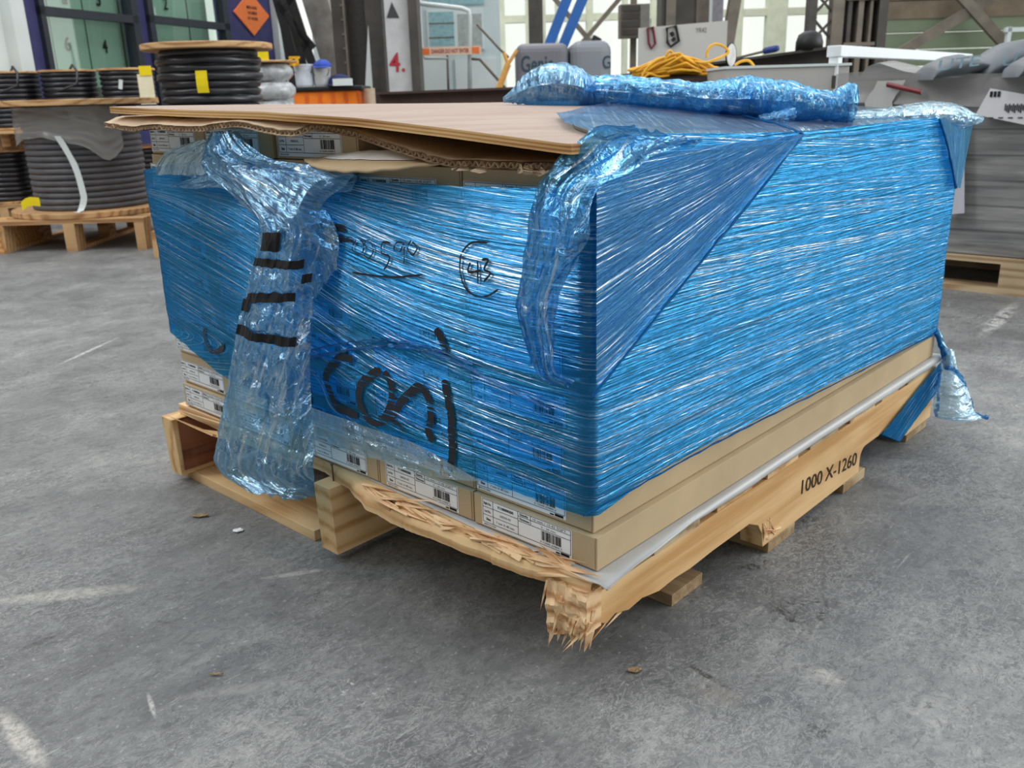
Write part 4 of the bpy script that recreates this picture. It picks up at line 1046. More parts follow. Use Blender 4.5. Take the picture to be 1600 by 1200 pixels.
# diamond sign
u_, z_ = fu(388, 22); c_ = A_+U*u_+NRM*.045+Vector((0, 0, z_)); k = .20
t = thing('diamond_sign', 'orange diamond warning sign fixed on the navy wall', 'sign', c_)
b = MB(); hw = abs(fu(416, 22)[0]-fu(361, 22)[0])/2; hh = abs(fu(388, -12)[1]-fu(388, 56)[1])/2
b.prism([c_+U*hw, c_+Vector((0, 0, hh)), c_-U*hw, c_-Vector((0, 0, hh))], -NRM*.012); build('plate', b, ORG, t, bevel=.002)
b = MB()
for i, s_ in enumerate(('MEN AND', 'WOMEN', 'AT WORK')):
    wd = [.50, .44, .52][i]*hw*1.15; put_text(b, s_, c_+NRM*.003-U*(wd/2)+Vector((0, 0, hh*(.22-.25*i))), U, (0, 0, 1), wd, hh*.13, bold=.02)
build('lettering', b, BLK, t, fix=False)
# ---- cable reels
CBLK = plain('black_cable', rgb(34, 34, 40), .36, .7, var=.3, scale=14); CGRY = plain('grey_cable', rgb(92, 92, 96), .55, .4, var=.12, scale=14)
REELW = wood('reel_wood', rgb(206, 168, 122), rgb(160, 116, 78), 0)
def reel(s, d, z, R, H, rc, turns, cab, label, group=None, fl=.022, topf=True, wr=0):
    t = bgt('cable_reel', label, 'cable reel', s, d, z, group)
    build('flange', MB().lathe([(R-.003, 0), (R, .003), (R, fl-.003), (R-.003, fl)], (0, 0, 0), 48), REELW, t, smooth=False, world=False)
    if topf: build('flange', MB().lathe([(R-.003, H-fl), (R, H-fl+.003), (R, H-.003), (R-.003, H)], (0, 0, 0), 48), REELW, t, world=False)
    pr = []; r = (H-2*fl)/turns/2
    for i in range(turns):
        for q in range(6):
            a = math.pi*(q/5); pr.append((rc-r+r*math.sin(a)*1.05+wr*nz(i*.9, 2, s)+(.012*(turns-i)/turns if i < 2 else 0), fl+r*(2*i+1)-r*math.cos(a)*.98))
    build('cable_winding', MB().lathe(pr, (0, 0, 0), 48, wob=.012+wr), cab, t, smooth=True, world=False)
    build('drum', MB().lathe([(R*.4, fl), (R*.4, H-fl)], (0, 0, 0), 24), REELW, t, world=False)
    return t
def slatpallet(s, d, z, wx, wy, label, h=.13, rz=0, name='pallet', m=REELW, blue=False):
    t = bgt('wooden_pallet', label, 'pallet', s, d, z, None, rz)
    n = max(4, int(wy/.14))
    for i in range(n): build('deck_board', MB().box((-wx/2, -wy/2+i*(wy-.1)/(n-1), h-.02), (wx/2, -wy/2+i*(wy-.1)/(n-1)+.1, h)), m, t, world=False)
    for i in range(3):
        x = -wx/2+i*(wx-.05)/2
        for y in (-wy/2, -.05, wy/2-.1): build('block', MB().box((x, y, .02), (x+.06 if i < 2 else x+.05, y+.1, h-.02)), m, t, world=False)
        build('bottom_board', MB().box((x, -wy/2, 0), (x+.06 if i < 2 else x+.05, wy/2, .02)), m, t, world=False)
    return t
# front grey reel on its pallet
slatpallet(-2.31, 5.18, 0, .80, .90, 'weathered pallet carrying the big grey cable reel', .165)
gr = reel(-2.34, 5.15, .167, .42, .60, .30, 17, CGRY, 'large grey cable reel half covered with clear film', fl=.03)
b = MB(); rows = []
for k in range(21):
    row = []
    for q in range(25):
        a = math.radians(205+q*5.2); rr = .325+.02*ridge(q*.3, k*.3, 2, 3)+.05*(k/20)*max(0, nz(q*.3, 3)); z_ = .565-(k/20)*(.20+.08*nz(q*.22, 7)-.05*math.sin(q*.2)); row.append(Vector((rr*math.cos(a), rr*math.sin(a), z_)))
    rows.append(row)
b.grid(rows); t2 = NT('milky_film'); tr_ = t2.n('ShaderNodeBsdfTransparent'); mm = t2.n('ShaderNodeMixShader'); mm.inputs[0].default_value = .62; t2.l(tr_.outputs[0], mm.inputs[1]); t2.l(t2.bsdf(rgb(170, 168, 166), .3, .6), mm.inputs[2]); MILK = t2.done(mm.outputs[0])
o = build('film_cover', b, MILK, gr, smooth=True, world=False); o['label'] = 'cloudy clear film hanging round the top of the winding'
b = MB(); rows = []
for k in range(24):
    t_k = k/23; c = Vector((lerp(.02, .12, min(1, t_k*1.4))+.02*math.sin(t_k*5)-.10*max(0, t_k-.7), -.335-.02*t_k-.05*max(0, t_k-.8)*3, max(.034, .42-.45*t_k)))
    rows.append([c+Vector((-.018, 0, 0)), c+Vector((.018, -.004, .004*math.sin(k)))])
b.grid(rows); build('loose_strap', b, WHT, gr, world=False, fix=False)
b = MB(); b.grid([[Vector((-.20+.10*i/4, -.40, .05+.03*i/4+.012*math.sin(i)+.045*j)) for i in range(5)] for j in range(2)]); build('tag', b, YEL, gr, world=False, fix=False)
# the stack of black reels behind
slatpallet(-2.75, 6.55, 0, 1.5, .6, 'low pallet on the floor under the stacked black reels', .10)
for i, px in enumerate((8, 100, 222)):
    s_ = lb(px, 270, 6.5)[0]; reel(s_, 6.5, .10, .19, .36, .165, 10, CBLK, ['black cable reel in the lower row at the left picture edge', 'black cable reel in the lower row hidden mostly behind the grey reel', 'black cable reel in the lower row just left of the wrapped load'][i], 'stacked black cable reels', fl=.014)
slatpallet(-2.75, 6.5, .462, 1.5, .55, 'pallet between the lower and the upper row of black reels', .13)
for i, px in enumerate((22, 112, 203)):
    s_ = lb(px, 150, 6.45)[0]; t = reel(s_, 6.45, .594, .185, .375, .175, 11, CBLK, ['black cable reel in the upper row at the left picture edge', 'middle black cable reel in the upper row, looped cable end on top', 'right black cable reel in the upper row, beside the cream tag'][i], 'stacked black cable reels', fl=.014)
    if i < 2:
        b = MB(); b.tube([(.06, -.1, .37), (.12, -.18, .40), (.16, -.21, .36), (.15, -.215, .28), (.05, -.21, .25), (-.08, -.20, .22)], .008, 6); build('cable_end', b, CBLK, t, smooth=True, world=False)
    else:
        build('tag', MB().box((.15, -.21, .14), (.25, -.207, .33)), plain('cream_card', rgb(236, 228, 196), .6, var=.03), t, world=False)
        build('tag', MB().box((.17, -.215, .32), (.25, -.211, .38)), YEL, t, world=False)
        build('tape_mark', MB().box((-.04, -.195, .24), (-.015, -.19, .30), M=Matrix.Rotation(.2, 4, 'Y')), WHT, t, world=False)
# tall black reel
s_ = lb(327, 100, 4.75)[0]; zt = lb(327, 63, 4.75-.3)[2]
t = reel(s_, 4.75, .13, .315, zt-.13, .245, 23, CBLK, 'tall black cable reel with a round wooden top and a yellow tag', fl=.028, wr=.03)
slatpallet(s_, 4.75, 0, .60, .60, 'pallet under the tall black reel, hidden behind the load', .13)
b = MB(); b.grid([[Vector((.01+.055*i, -.262-.006*math.sin(j), .80-.13+.10*j/3)) for i in range(2)] for j in range(4)])
for v in b.v: v.z += (zt-1.03)+.0
build('tag', b, YEL, t, world=False, fix=False)
# small clear wrapped reel
s_ = lb(425, 130, 5.6)[0]; SILV = plain('silver_film', rgb(186, 190, 194), .25, .7, var=.3, scale=20, bump=.8)
t = reel(s_, 5.6, .0, .155, .955, .135, 9, SILV, 'small reel wrapped in shiny clear film with a yellow tag on top', fl=.012, wr=.04)
build('tag', MB().box((-.03, -.14, .955), (.03, -.136, 1.0)), YEL, t, world=False)
# ---- orange tool bin with buckets and caps
D3 = 6.4; s0_, s1_ = lb(458, 145, D3)[0], lb(560, 145, D3)[0]; zt = lb(505, 135, D3)[2]
t = bgt('tool_chest', 'orange sided bin with a black lid behind the plywood', 'bin', (s0_+s1_)/2, D3+.2); hw = (s1_-s0_)/2
build('body', MB().box((-hw, -.2, 0), (hw, .2, zt-.03)), ORGB, t, world=False, bevel=.01)
build('lid', MB().box((-hw-.02, -.22, zt-.03), (hw+.03, .22, zt)), BLK, t, world=False, bevel=.008)
b = MB()
for k in range(5): b.box((-hw+.08+k*.09, -.206, .1), (-hw+.1+k*.09, -.2, zt-.04))
build('rib', b, plain('orange_dark', rgb(220, 100, 30), .6), t, world=False)
def bucket(px, pw, ptop, col, label):
    s_ = lb(px, 120, D3)[0]; z1 = lb(px, ptop, D3)[2]; r = pw/2/F_PX*D3; t = bgt('bucket', label, 'bucket', s_, D3+.08, zt)
    build('pail', MB().lathe([(r*.85, 0), (r, z1-zt-.012), (r*1.06, z1-zt-.01), (r*1.06, z1-zt), (r*.95, z1-zt), (r*.9, .01)], n=28), col, t, smooth=False, world=False)
    b = MB(); b.tube([(r*math.cos(a), -.02-r*.3, (z1-zt)*.9-.06*math.sin(a)) for a in [math.pi*i/10 for i in range(11)]], .003, 5); build('handle', b, MIDG, t, world=False); return t
bucket(472, 30, 100, plain('white_pail', rgb(206, 212, 222), .4), 'white plastic pail, left of the two on the orange bin')
bucket(500, 26, 104, plain('clear_pail', rgb(190, 190, 192), .3), 'greyish pail under the blue cap on the orange bin')
b = MB(); s_, _, z_ = lb(461, 95, D3); o_ = bg(s_, D3, zt)
def capthing(px, py, r, label, m, z=None):
    s_, _, z_ = lb(px, py, D3); t = bgt('cap', label, 'cap', s_, D3+.08, z if z is not None else z_)
    build('crown', MB().lathe([(r*math.cos(a), r*.8*math.sin(a)) for a in [math.pi/2*i/7 for i in range(8)]], n=20), m, t, smooth=True, world=False)
    build('brim', MB().prism([(-r*.9, -r*.6, .0), (-r*.7, -r*1.7, -.01), (r*.7, -r*1.7, -.01), (r*.9, -r*.6, .0)], (0, 0, .006)), m, t, world=False)
BLU = plain('blue_cloth', rgb(48, 76, 170), .7, var=.2)
z_p = lb(500, 104, D3)[2]
capthing(500, 100, .062, 'blue cap lying on top of the greyish pail', BLU, z_p); capthing(528, 130, .085, 'dark blue cap lying on the black lid beside the pail', plain('dark_blue_cloth', rgb(28, 34, 84), .8, var=.2), zt+.012)
s_, _, _z = lb(538, 130, D3); o = build('folded_paper', Loc().bx((s_-.06, D3-.1, zt+.0005), (s_+.06, D3-.02, zt+.045)), WHT); tag(o, 'small white box on the right end of the black lid', 'box')
s_ = lb(462, 95, D3)[0]; t = bgt('yellow_clamp', 'yellow plastic clamp hooked on the rim of the white pail', 'clamp', s_, D3-.0, lb(462, 103, D3)[2])
b = MB(); b.box((-.04, -.02, 0), (.02, .0, .02)); b.box((-.04, -.02, .0), (-.02, 0, .055)); b.box((0, -.02, 0), (.02, 0, .055)); b.box((-.04, -.02, .045), (.03, 0, .06)); build('body', b, plain('yellow_plastic', rgb(242, 184, 30), .5), t, world=False)
o = build('paper_roll', MB().lathe([(.045, 0), (.045, zt-.02)], bg(lb(573, 150, D3)[0], D3+.1, 0), 20), plain('buff_paper', rgb(190, 168, 146), .7), smooth=False); tag(o, 'tall buff paper roll standing right of the orange bin', 'roll')
# ---- trusses and columns between office and pillar
D4 = 9.0
def beampx(name, label, cat_, pts, wd, th, m, d=D4):
    b = MB()
    for (a, c) in zip(pts, pts[1:]): b.bar(at(*a, d), at(*c, d), wd, th, up=FH)
    return tag(build(name, b, m), label, cat_)
t = thing('lattice_truss', 'black lattice truss leaning beside the white office corner', 'truss', tuple(bg(lb(470, 80, D4)[0], D4, 0)))
def sub(pa, pb, wd, m=BLK, n='bar', d=D4):
    b = MB(); b.bar(at(*pa, d), at(*pb, d), wd, .05, up=FH); return build(n, b, m, t)
sub((425, -30), (482, 175), .08); sub((442, -40), (512, 175), .075); sub((432, 5), (490, 75), .06); sub((482, 62), (440, 130), .06); sub((440, 20), (470, -20), .05)
b = MB(); b.prism([at(430, -5, D4+.3), at(452, -5, D4+.3), at(492, 150, D4+.3), at(455, 150, D4+.3)], FH*.02); build('web_plate', b, plain('dark_grey_plate', rgb(66, 64, 62), .8), t)  # dark grey sheet behind the truss bars
b = MB(); b.bar(at(484, -40, D4+.5), at(548, 175, D4+.5), .24, .3, up=FH); tag(build('concrete_strut', b, plain('stained_concrete', rgb(158, 152, 146), .8, var=.22, scale=7)), 'slanting stained concrete strut right of the black truss', 'strut')
b = Loc(); b.bx((lb(488, 60, 10.6)[0], 10.6, 0), (lb(528, 60, 10.6)[0], 10.65, 4)); tag(build('white_banner', b, WHT), 'white panel standing behind the slanting concrete strut', 'panel')
t = bgt('steel_column', 'dark riveted column left of the white painted pillar', 'column', lb(560, 70, 8.6)[0], 8.6); s0_ = lb(560, 70, 8.6)[0]
for a, b_, m, oo in ((522, 540, DARK, 0), (540, 543, MIDG, -.02), (543, 574, plain('dark_grey_steel', rgb(58, 56, 54), .7), .08), (574, 600, DARK, -.01)):  # web set back between the flanges has a darker grey
    build('flange', MB().box((lb(a, 70, 8.6)[0]-s0_, oo, 0), (lb(b_, 70, 8.6)[0]-s0_, .3, 5)), m, t, world=False)
b = MB()
for k in range(26): b.lathe([(.012, 0), (.006, .008)], (0, 0, 0), 8)
b = MB()
for k in range(30):
    z = .2+k*.12; x = lb(531, 70, 8.6)[0]-s0_+.03; b.box((x, -.012, z), (x+.018, 0, z+.018))
build('rivets', b, MIDG, t, world=False)
b = MB(); b.prism([at(575, 40, 8.45), at(583, 150, 8.45), at(570, 150, 8.45)], FH*.02); build('white_wedge_plate', b, WHT, t)  # white wedge strip before the column face
t = bgt('painted_pillar', 'white painted pillar with a black triangle and a red 4', 'pillar', lb(625, 70, 8.0)[0], 8.0); s0_ = lb(625, 70, 8.0)[0]
WP = plain('chalky_white', rgb(186, 188, 190), .8, var=.12, scale=5)
build('shaft', MB().box((lb(604, 70, 8)[0]-s0_, 0, 0), (lb(644, 70, 8)[0]-s0_, .3, 5)), WP, t, world=False); build('flange', MB().box((lb(641, 70, 8)[0]-s0_, -.04, 0), (lb(655, 70, 8)[0]-s0_, .3, 5)), DARK, t, world=False)
b = MB(); b.poly([at(604, 28, 7.995), at(624, 28, 7.995), at(612, 3, 7.995)]); build('triangle_mark', b, plain('charcoal_paint', rgb(60, 62, 68), .6), t, fix=False)
b = MB(); put_text(b, '4.', at(609, 112, 7.994), RH, (0, 0, 1), .13, .15, bold=.01); build('number_mark', b, RED, t, fix=False)
# ---- white site cabin with door, windows, railing and danger sign
D5 = 10.0; t = bgt('site_cabin', 'white site cabin with a sliding window behind the brown channel beam', 'cabin', lb(715, 70, D5)[0], D5); s0_ = lb(715, 70, D5)[0]
def cb(n, xa, xb, ya, yb, o0, o1, m):
    a_, c_ = quadpx(xa, xb, ya, yb, D5); return build(n, MB().box((a_[0]-s0_, -o1, a_[2]), (c_[0]-s0_, -o0, c_[2])), m, t, world=False)
build('wall', MB().box((lb(650, 70, D5)[0]-s0_, 0, 0), (lb(782, 70, D5)[0]-s0_, 1.5, 2.5)), PALEW, t, world=False)
cb('door', 658, 698, 92, 145, 0, .03, WHT); cb('door', 712, 776, 92, 145, 0, .03, WHT)
wf_ = cb('window_frame', 668, 756, 14, 78, 0, .04, WHT)
t_cab = t; t = wf_; 
cb('pane', 671, 710, 19, 72, .04, .045, plain('cabin_glass', rgb(150, 190, 196), .2, .6)); cb('pane', 716, 753, 22, 74, .04, .045, plain('cabin_glass_grey', rgb(170, 178, 176), .3, .5)); cb('pane', 668, 756, -20, 8, .03, .035, plain('cabin_glass', rgb(150, 190, 196), .2, .6))
cb('blind_slat', 671, 710, 36, 38, .045, .05, MIDG); cb('blind_slat', 671, 710, 58, 60, .045, .05, MIDG)
t = t_cab
t = bgt('pipe_railing', 'white tube railing with braces before the site cabin', 'railing', lb(720, 80, 9.4)[0], 9.4)
def pipe(pts, r=.022, d=9.4, m=WHT, n='tube'):
    b = MB(); b.tube([at(px, py, d) for px, py in pts], r, 8); return build(n, b, m, t, smooth=True)
pipe([(650, 5), (690, 9), (722, 13), (732, 17), (734, 26), (734, 150)]); pipe([(655, 0), (658, 60), (660, 84), (664, 91), (700, 91)], .016)
pipe([(745, 38), (782, 78), (795, 90)], .012, m=MIDG, n='brace'); pipe([(736, 92), (750, 93), (790, 138), (800, 148)], .014, m=MIDG, n='brace'); pipe([(699, 86), (701, 150)], .012, m=MIDG, n='brace')
b = MB(); b.tube([bg(lb(734, 150, 9.4)[0], 9.4, .75), bg(lb(734, 150, 9.4)[0], 9.4, 0)], .022, 8); build('post', b, WHT, t)
# danger banner
a_, c_ = quadpx(655, 752, 73, 86, 9.3); t = bgt('danger_banner', 'red and orange lettered warning strip tied to the tube railing', 'sign', (a_[0]+c_[0])/2, 9.3, a_[2]); hw = (c_[0]-a_[0])/2; hh = c_[2]-a_[2]
build('strip', MB().box((-hw, 0, 0), (hw, .012, hh)), plain('cream_strip', rgb(236, 206, 180), .6, var=.03), t, world=False)
build('end_patch', MB().box((-hw+.03, -.004, .01), (-hw+.10, 0, hh-.01)), ORG, t, world=False); build('end_patch', MB().box((hw-.09, -.004, .01), (hw-.02, 0, hh-.01)), ORG, t, world=False)
b = MB(); put_text(b, 'DANGER DO NOT ENTER', (-hw+.12, -.003, hh*.25), (1, 0, 0), (0, 0, 1), hw*2-.24, hh*.5, bold=.02); build('lettering', b, RED, t, world=False, fix=False)
# ---- rust brown channel beam on trestles
p0, p1 = at(592, 146, 5.3), at(800, 138, 5.1); t = thing('channel_beam', 'rust brown steel channel beam lying on trestles behind the plywood', 'beam', ((p0.x+p1.x)/2, (p0.y+p1.y)/2, 0))
RUST = plain('rust_brown', rgb(78, 60, 54), .7, var=.15, scale=8)
b = MB(); dv = (p1-p0).normalized(); sv_ = Vector((dv.y, -dv.x, 0)).normalized(); p1 = p1+dv*1.0
for off, w_, h_ in ((Vector((0, 0, -.06)), .012, .12), (Vector((0, 0, 0)), .09, .012), (Vector((0, 0, -.12)), .09, .012)): b.bar(p0+off, p1+off, w_, h_)
build('channel', b, RUST, t)
for k in (.12, .6):
    c = lerp(p0, p1, k); b = MB(); b.box((c.x-.03, c.y-.03, 0), (c.x+.03, c.y+.03, c.z-.125)); b.box((c.x-.12, c.y-.12, 0), (c.x+.12, c.y+.12, .012)); build('trestle', b, DARK, t)
# ---- boom lift
D6 = 8.0; sc_ = lb(880, 90, D6)[0]; t = bgt('boom_lift', 'grey bodied boom lift with a steep blue double boom', 'lift', sc_, D6)
LG = plain('lift_grey', rgb(128, 132, 140), .45, .5, var=.05, scale=2); LGD = plain('lift_dark_grey', rgb(112, 112, 120), .5, .5, var=.05, scale=2)
x0, x1 = lb(806, 90, D6)[0]-sc_, lb(956, 90, D6)[0]-sc_; zt = lb(880, 64, D6)[2]; xm = lb(891, 90, D6)[0]-sc_
build('cowl', MB().box((x0, -.0, .52), (xm-.01, .75, zt-.01)), LGD, t, world=False, bevel=.07, seg=4); build('cowl', MB().box((xm, -.02, .52), (x1, .77, zt)), LG, t, world=False, bevel=.09, seg=4)
build('chassis', MB().box((x0+.05, .05, .28), (x1-.05, .7, .52)), DARK, t, world=False)
for xx in (x0+.15, x1-.15):
    for yy in (-.06, .66):
        b = MB(); b.tube([(xx, yy, .24), (xx, yy+.16, .24)], .24, 24); build('wheel', b, BLK, t, world=False)
b = MB(); z_ = lb(840, 112, D6)[2]; put_text(b, 'Genie', (lb(814, 105, D6)[0]-sc_, -.003, z_), (1, 0, 0), (0, 0, 1), .28, .13, bold=.015); build('lettering', b, plain('dark_teal', rgb(44, 70, 84), .5), t, world=False, fix=False); b = MB(); put_text(b, 'G', (lb(941, 97, D6)[0]-sc_, -.023, lb(940, 107, D6)[2]), (1, 0, 0), (0, 0, 1), .07, .10, bold=.015)
build('lettering', b, plain('dark_teal', rgb(44, 70, 84), .5), t, world=False, fix=False)
BB = plain('boom_blue', rgb(40, 96, 168), .4, .5, var=.1, scale=3)
for (pa, pb) in (((856, 75), (895, -25)), ((878, 75), (920, -25))):
    q0, q1 = at(*pa, D6+.35), at(*pb, D6+.35); b = MB(); b.bar(q0, q0+(q1-q0)*2.5, .085, .10, up=FH); build('boom', b, BB, t)
b = MB(); b.tube([at(930, 66, D6+.2), at(934, 58, D6+.2)], .04, 12); build('beacon', b, BLK, t)
b = MB(); b.bar(at(893, 66, D6+.3), at(862, 20, D6+.5), .03, .03); 
# yellow forked strap left of the lift
b = MB(); b.tube([at(773, 152, 6.5), at(783, 128, 6.5), at(794, 100, 6.5)], .022, 8); b.tube([at(794, 100, 6.5), at(787, 82, 6.5)], .012, 8); b.tube([at(794, 100, 6.5), at(808, 78, 6.5)], .012, 8); b.tube([at(773, 152, 6.5), at(773, 152, 6.5)+Vector((0, 0, -.72))], .02, 8)
tag(build('forked_prop', b, plain('dull_yellow', rgb(214, 160, 84), .6)), 'yellow forked metal prop standing left of the grey lift', 'prop')
# ---- white panel with graffiti
D7 = 6.2; t = bgt('scribbled_board', 'white sheet panel with red and black scribbles behind the yellow cord', 'panel', lb(1068, 70, D7)[0], D7); s0_ = lb(1068, 70, D7)[0]
a0 = lb(998, 44, D7); a1 = lb(1137, 32, D7); 
b = MB(); b.prism([(a0[0]-s0_, 0, 0), (a1[0]-s0_, 0, 0), (a1[0]-s0_, 0, a1[2]), (a0[0]-s0_, 0, a0[2])], (0, .02, 0)); build('sheet', b, plain('offwhite_sheet', rgb(186, 184, 180), .7, var=.04, scale=3), t, world=False)
def ring(n, pts, r, m):
    b = MB(); b.tube([at(px, py, D7-.008) for px, py in pts], r, 6, closed=True); build(n, b, m, t)
ring('scribble', [(1012, 44), (1020, 42), (1024, 68), (1018, 76), (1014, 68)], .008, plain('dark_red_paint', rgb(110, 30, 48), .6))
ring('scribble', [(1042, 44), (1056, 40), (1061, 64), (1048, 73), (1043, 66)], .009, BLK)
b = MB(); b.tube([at(1049, 50, D7-.008), at(1052, 56, D7-.008)], .012, 6); b.tube([at(1050, 63, D7-.008), at(1055, 60, D7-.008)], .010, 6); build('scribble', b, BLK, t)
b = MB(); put_text(b, 'YR42', at(1087, 51, D7-.003), RH, (0, 0, 1), .07, .03); build('small_writing', b, MIDG, t, fix=False)
# ---- low dark bench / trough with the cord, tool and white box
D8 = 4.8; q0 = at(935, 121, D8+.4); q1 = at(1300, 72, D8-.1)
t = thing('dark_girder', 'long dark steel girder lying on trestles beyond the load', 'girder', (q0.x, q0.y, 0))
dv = (q1-q0); b = MB(); sv_ = FH*.22
def slopebox(z0, z1, w0, w1, m, n):
    b = MB(); vs = [q0+Vector((0, 0, z0)), q1+Vector((0, 0, z0)), q1+Vector((0, 0, z1)), q0+Vector((0, 0, z1))]; b.prism([v+FH*w0 for v in vs], FH*(w1-w0)); return build(n, b, m, t)
slopebox(-.16, 0, 0, .02, DARK, 'web'); slopebox(-.012, 0, -.06, .10, DARK, 'flange'); slopebox(-.172, -.16, -.06, .10, DARK, 'flange')
for k in (.15, .6, .95):
    c = lerp(q0, q1, k); b = MB(); b.box((c.x-.04, c.y-.04, 0), (c.x+.04, c.y+.04, c.z-.172)); b.box((c.x-.13, c.y-.13, 0), (c.x+.13, c.y+.13, .012)); build('trestle', b, DARK, t)
# white box in front
a_, c_ = quadpx(1133, 1326, 99, 152, 3.9); tx = bgt('white_tank', 'whitish steel box in front of the dark girder, right of the cord', 'box', (a_[0]+c_[0])/2, 3.9)
hw = (c_[0]-a_[0])/2; zt = lb(1230, 101, 3.9)[2]
build('body', MB().box((-hw, 0, 0), (hw, .35, zt-.01)), plain('grubby_white', rgb(184, 182, 178), .6, var=.05, scale=4), tx, world=False, bevel=.004); build('lid', MB().box((-hw-.006, -.006, zt-.01), (hw+.006, .356, zt)), WHT, tx, world=False)
# cord pile on a hidden crate
sc_ = lb(1066, 100, 4.2)[0]; zt2 = lb(1072, 122, 4.2)[2]
t = bgt('crate', 'dark crate holding up the heap of yellow cord', 'crate', sc_, 4.38)
build('body', MB().box((-.20, -.15, 0), (.11, .15, zt2)), DARK, t, world=False); build('lid', MB().box((-.205, -.155, zt2-.015), (.115, .155, zt2)), RUST, t, world=False)
CY = plain('yellow_cord', rgb(232, 172, 44), .5, .4, var=.12, scale=20)
rnd = random.Random(4); pts = []
L0 = bg(sc_, 4.36, zt2)
for k in range(330):
    a = k*.43+rnd.uniform(-.15, .15); e_ = .5+.5*math.sin(k*.071); rx = .10+.10*e_; ry = .05+.07*(1-e_)
    hgt = .012+.10*(k/330)*(1-abs(math.cos(a))*.75)+.01*rnd.random()
    pts.append(L0+RH*(rx*math.cos(a)+.02*math.sin(k*.13)-.01)+FH*(ry*math.sin(a)-.02)+Vector((0, 0, hgt)))
b = MB(); b.tube(pts, .0062, 6)
def arc(px): return [at(x, y, 4.25) for x, y in px]
for A1 in ([(1002, 122), (1010, 108), (1024, 96), (1040, 90), (1052, 96), (1058, 108)], [(1038, 98), (1042, 84), (1048, 80), (1054, 90), (1056, 104)], [(1104, 90), (1106, 78), (1116, 69), (1130, 72), (1138, 82), (1120, 92), (1100, 98), (1085, 96)], [(1148, 102), (1158, 96), (1170, 95), (1178, 103)], [(1006, 122), (1015, 116), (1030, 120), (1046, 118)]):
    Q = [cat([tuple(p) for p in arc(A1)], i/6) for i in range((len(A1)-1)*6+1)]; b.tube(Q, .006, 6)
tag(build('cord_pile', b, CY, smooth=True), 'tangled heap of yellow cord lying beyond the load', 'cord')
# white disc and blue handled tool
b = MB(); c = at(1140, 85, 4.45)
for r0, m_ in ((.05, 0),): pass
t = bgt('cutting_disc', 'round white disc standing beside the yellow cord', 'disc', *(lambda q: (q[0], q[1], 0))(lb(1141, 92, 4.42)))
zc = lb(1141, 86, 4.42)[2]; Mx = Matrix.Translation((0, 0, zc)) @ Matrix.Rotation(math.radians(90), 4, 'X') @ Matrix.Rotation(.9, 4, 'Y')
b = MB().lathe([(.002, 0), (.05, 0), (.05, .006), (.002, .006)], n=30); b.v = [Mx @ v for v in b.v]; build('disc', b, plain('disc_white', rgb(216, 216, 214), .4), t, world=False)
b = MB(); b.tube([Mx @ Vector((.052*math.cos(a), .052*math.sin(a), .003)) for a in [2*math.pi*i/24 for i in range(24)]], .004, 6, closed=True); build('rim', b, BLK, t, world=False)
b = MB(); b.box((-.01, -.01, 0), (.01, .01, zc-.052)); build('stand', b, DARK, t, world=False)
t = thing('long_handled_tool', 'steel rod tool with a blue grip pointing to the right', 'tool', at(1150, 92, 4.6))
b = MB(); b.tube([at(1146, 92, 4.6), at(1195, 80, 4.5)], .006, 8); build('rod', b, MIDG, t)
b = MB(); b.tube([at(1193, 81, 4.5), at(1197, 79, 4.5), at(1212, 76, 4.47), at(1216, 75, 4.46)], [.012, .016, .016, .012], 10); build('grip', b, plain('blue_grip', rgb(38, 62, 130), .5), t, smooth=True)
# white slab table and hat
A7, B7 = at(1303, 80, 3.9), at(1510, 95, 5.6); B7.z = A7.z; t = thing('white_beam', 'bright white square beam running away to the right beyond the film bundle', 'beam', (A7.x, A7.y, 0))
WB = plain('bright_white_top', rgb(232, 238, 242), .4, .5, var=.02)
b = MB(); b.bar(A7, B7, .06, .044); build('top_rail', b, WB, t, bevel=.003)
for c_, m_ in ((lerp(A7, B7, .012), WB), (lerp(A7, B7, .985), DARK)): build('leg', MB().box((c_.x-.02, c_.y-.02, 0), (c_.x+.02, c_.y+.02, c_.z-.02)), m_, t)
b = MB(); b.bar(A7-Vector((0, 0, .12)), B7-Vector((0, 0, .12)), .03, .05); build('lower_rail', b, DARK, t)
q = lb(1285, 76, 4.55); t = bgt('black_helmet', 'black rounded cap resting on the dark girder end', 'cap', q[0], 4.75, q[2])
b = MB().lathe([(.066, 0), (.066, .04), (.055, .075), (.03, .09), (.003, .094)], n=24); build('shell', b, BLK, t, smooth=True, world=False)
# ---- right wrapped load
t = thing('grey_load', 'big load wrapped in clear grey film on the right pallet', 'wrapped load', (3.1, .2, .13))
tt = NT('grey_wrapped_stack'); n1 = tt.noise(tt.coord((1, 2, 34)), 1.3, 4, .6, .4); n2 = tt.noise(tt.coord((1, 1.6, 7)), 1.6, 3)
ZC = tt.n('ShaderNodeSeparateXYZ'); tcx = tt.n('ShaderNodeTexCoord'); tt.l(tcx.outputs['Object'], ZC.inputs[0]); st_ = tt.math('FRACT', tt.math('MULTIPLY', ZC.outputs['Z'], 11.5)); ln = tt.ramp(st_, [(.0, .75), (.06, 0), (.94, 0), (1, .6)])
c = tt.ramp(tt.math('ADD', tt.math('MULTIPLY', n1, .5), tt.math('MULTIPLY', n2, .5)), [(.36, rgb(104, 104, 105)), (.5, rgb(136, 136, 135)), (.66, rgb(172, 170, 168))])
c = tt.mix(ln, c, rgb(70, 70, 72)); GW = tt.done(tt.bsdf(c, .32, .5, 0, tt.bump(n1, .5, .006)))
def wsurf(y, z): return Vector((2.70+.006*ridge(y*2, z*22, 4, 2)+.012*nz(y*2, z*3), y, z))
rows = []; ys = [.86-1.4*i/90 for i in range(91)]
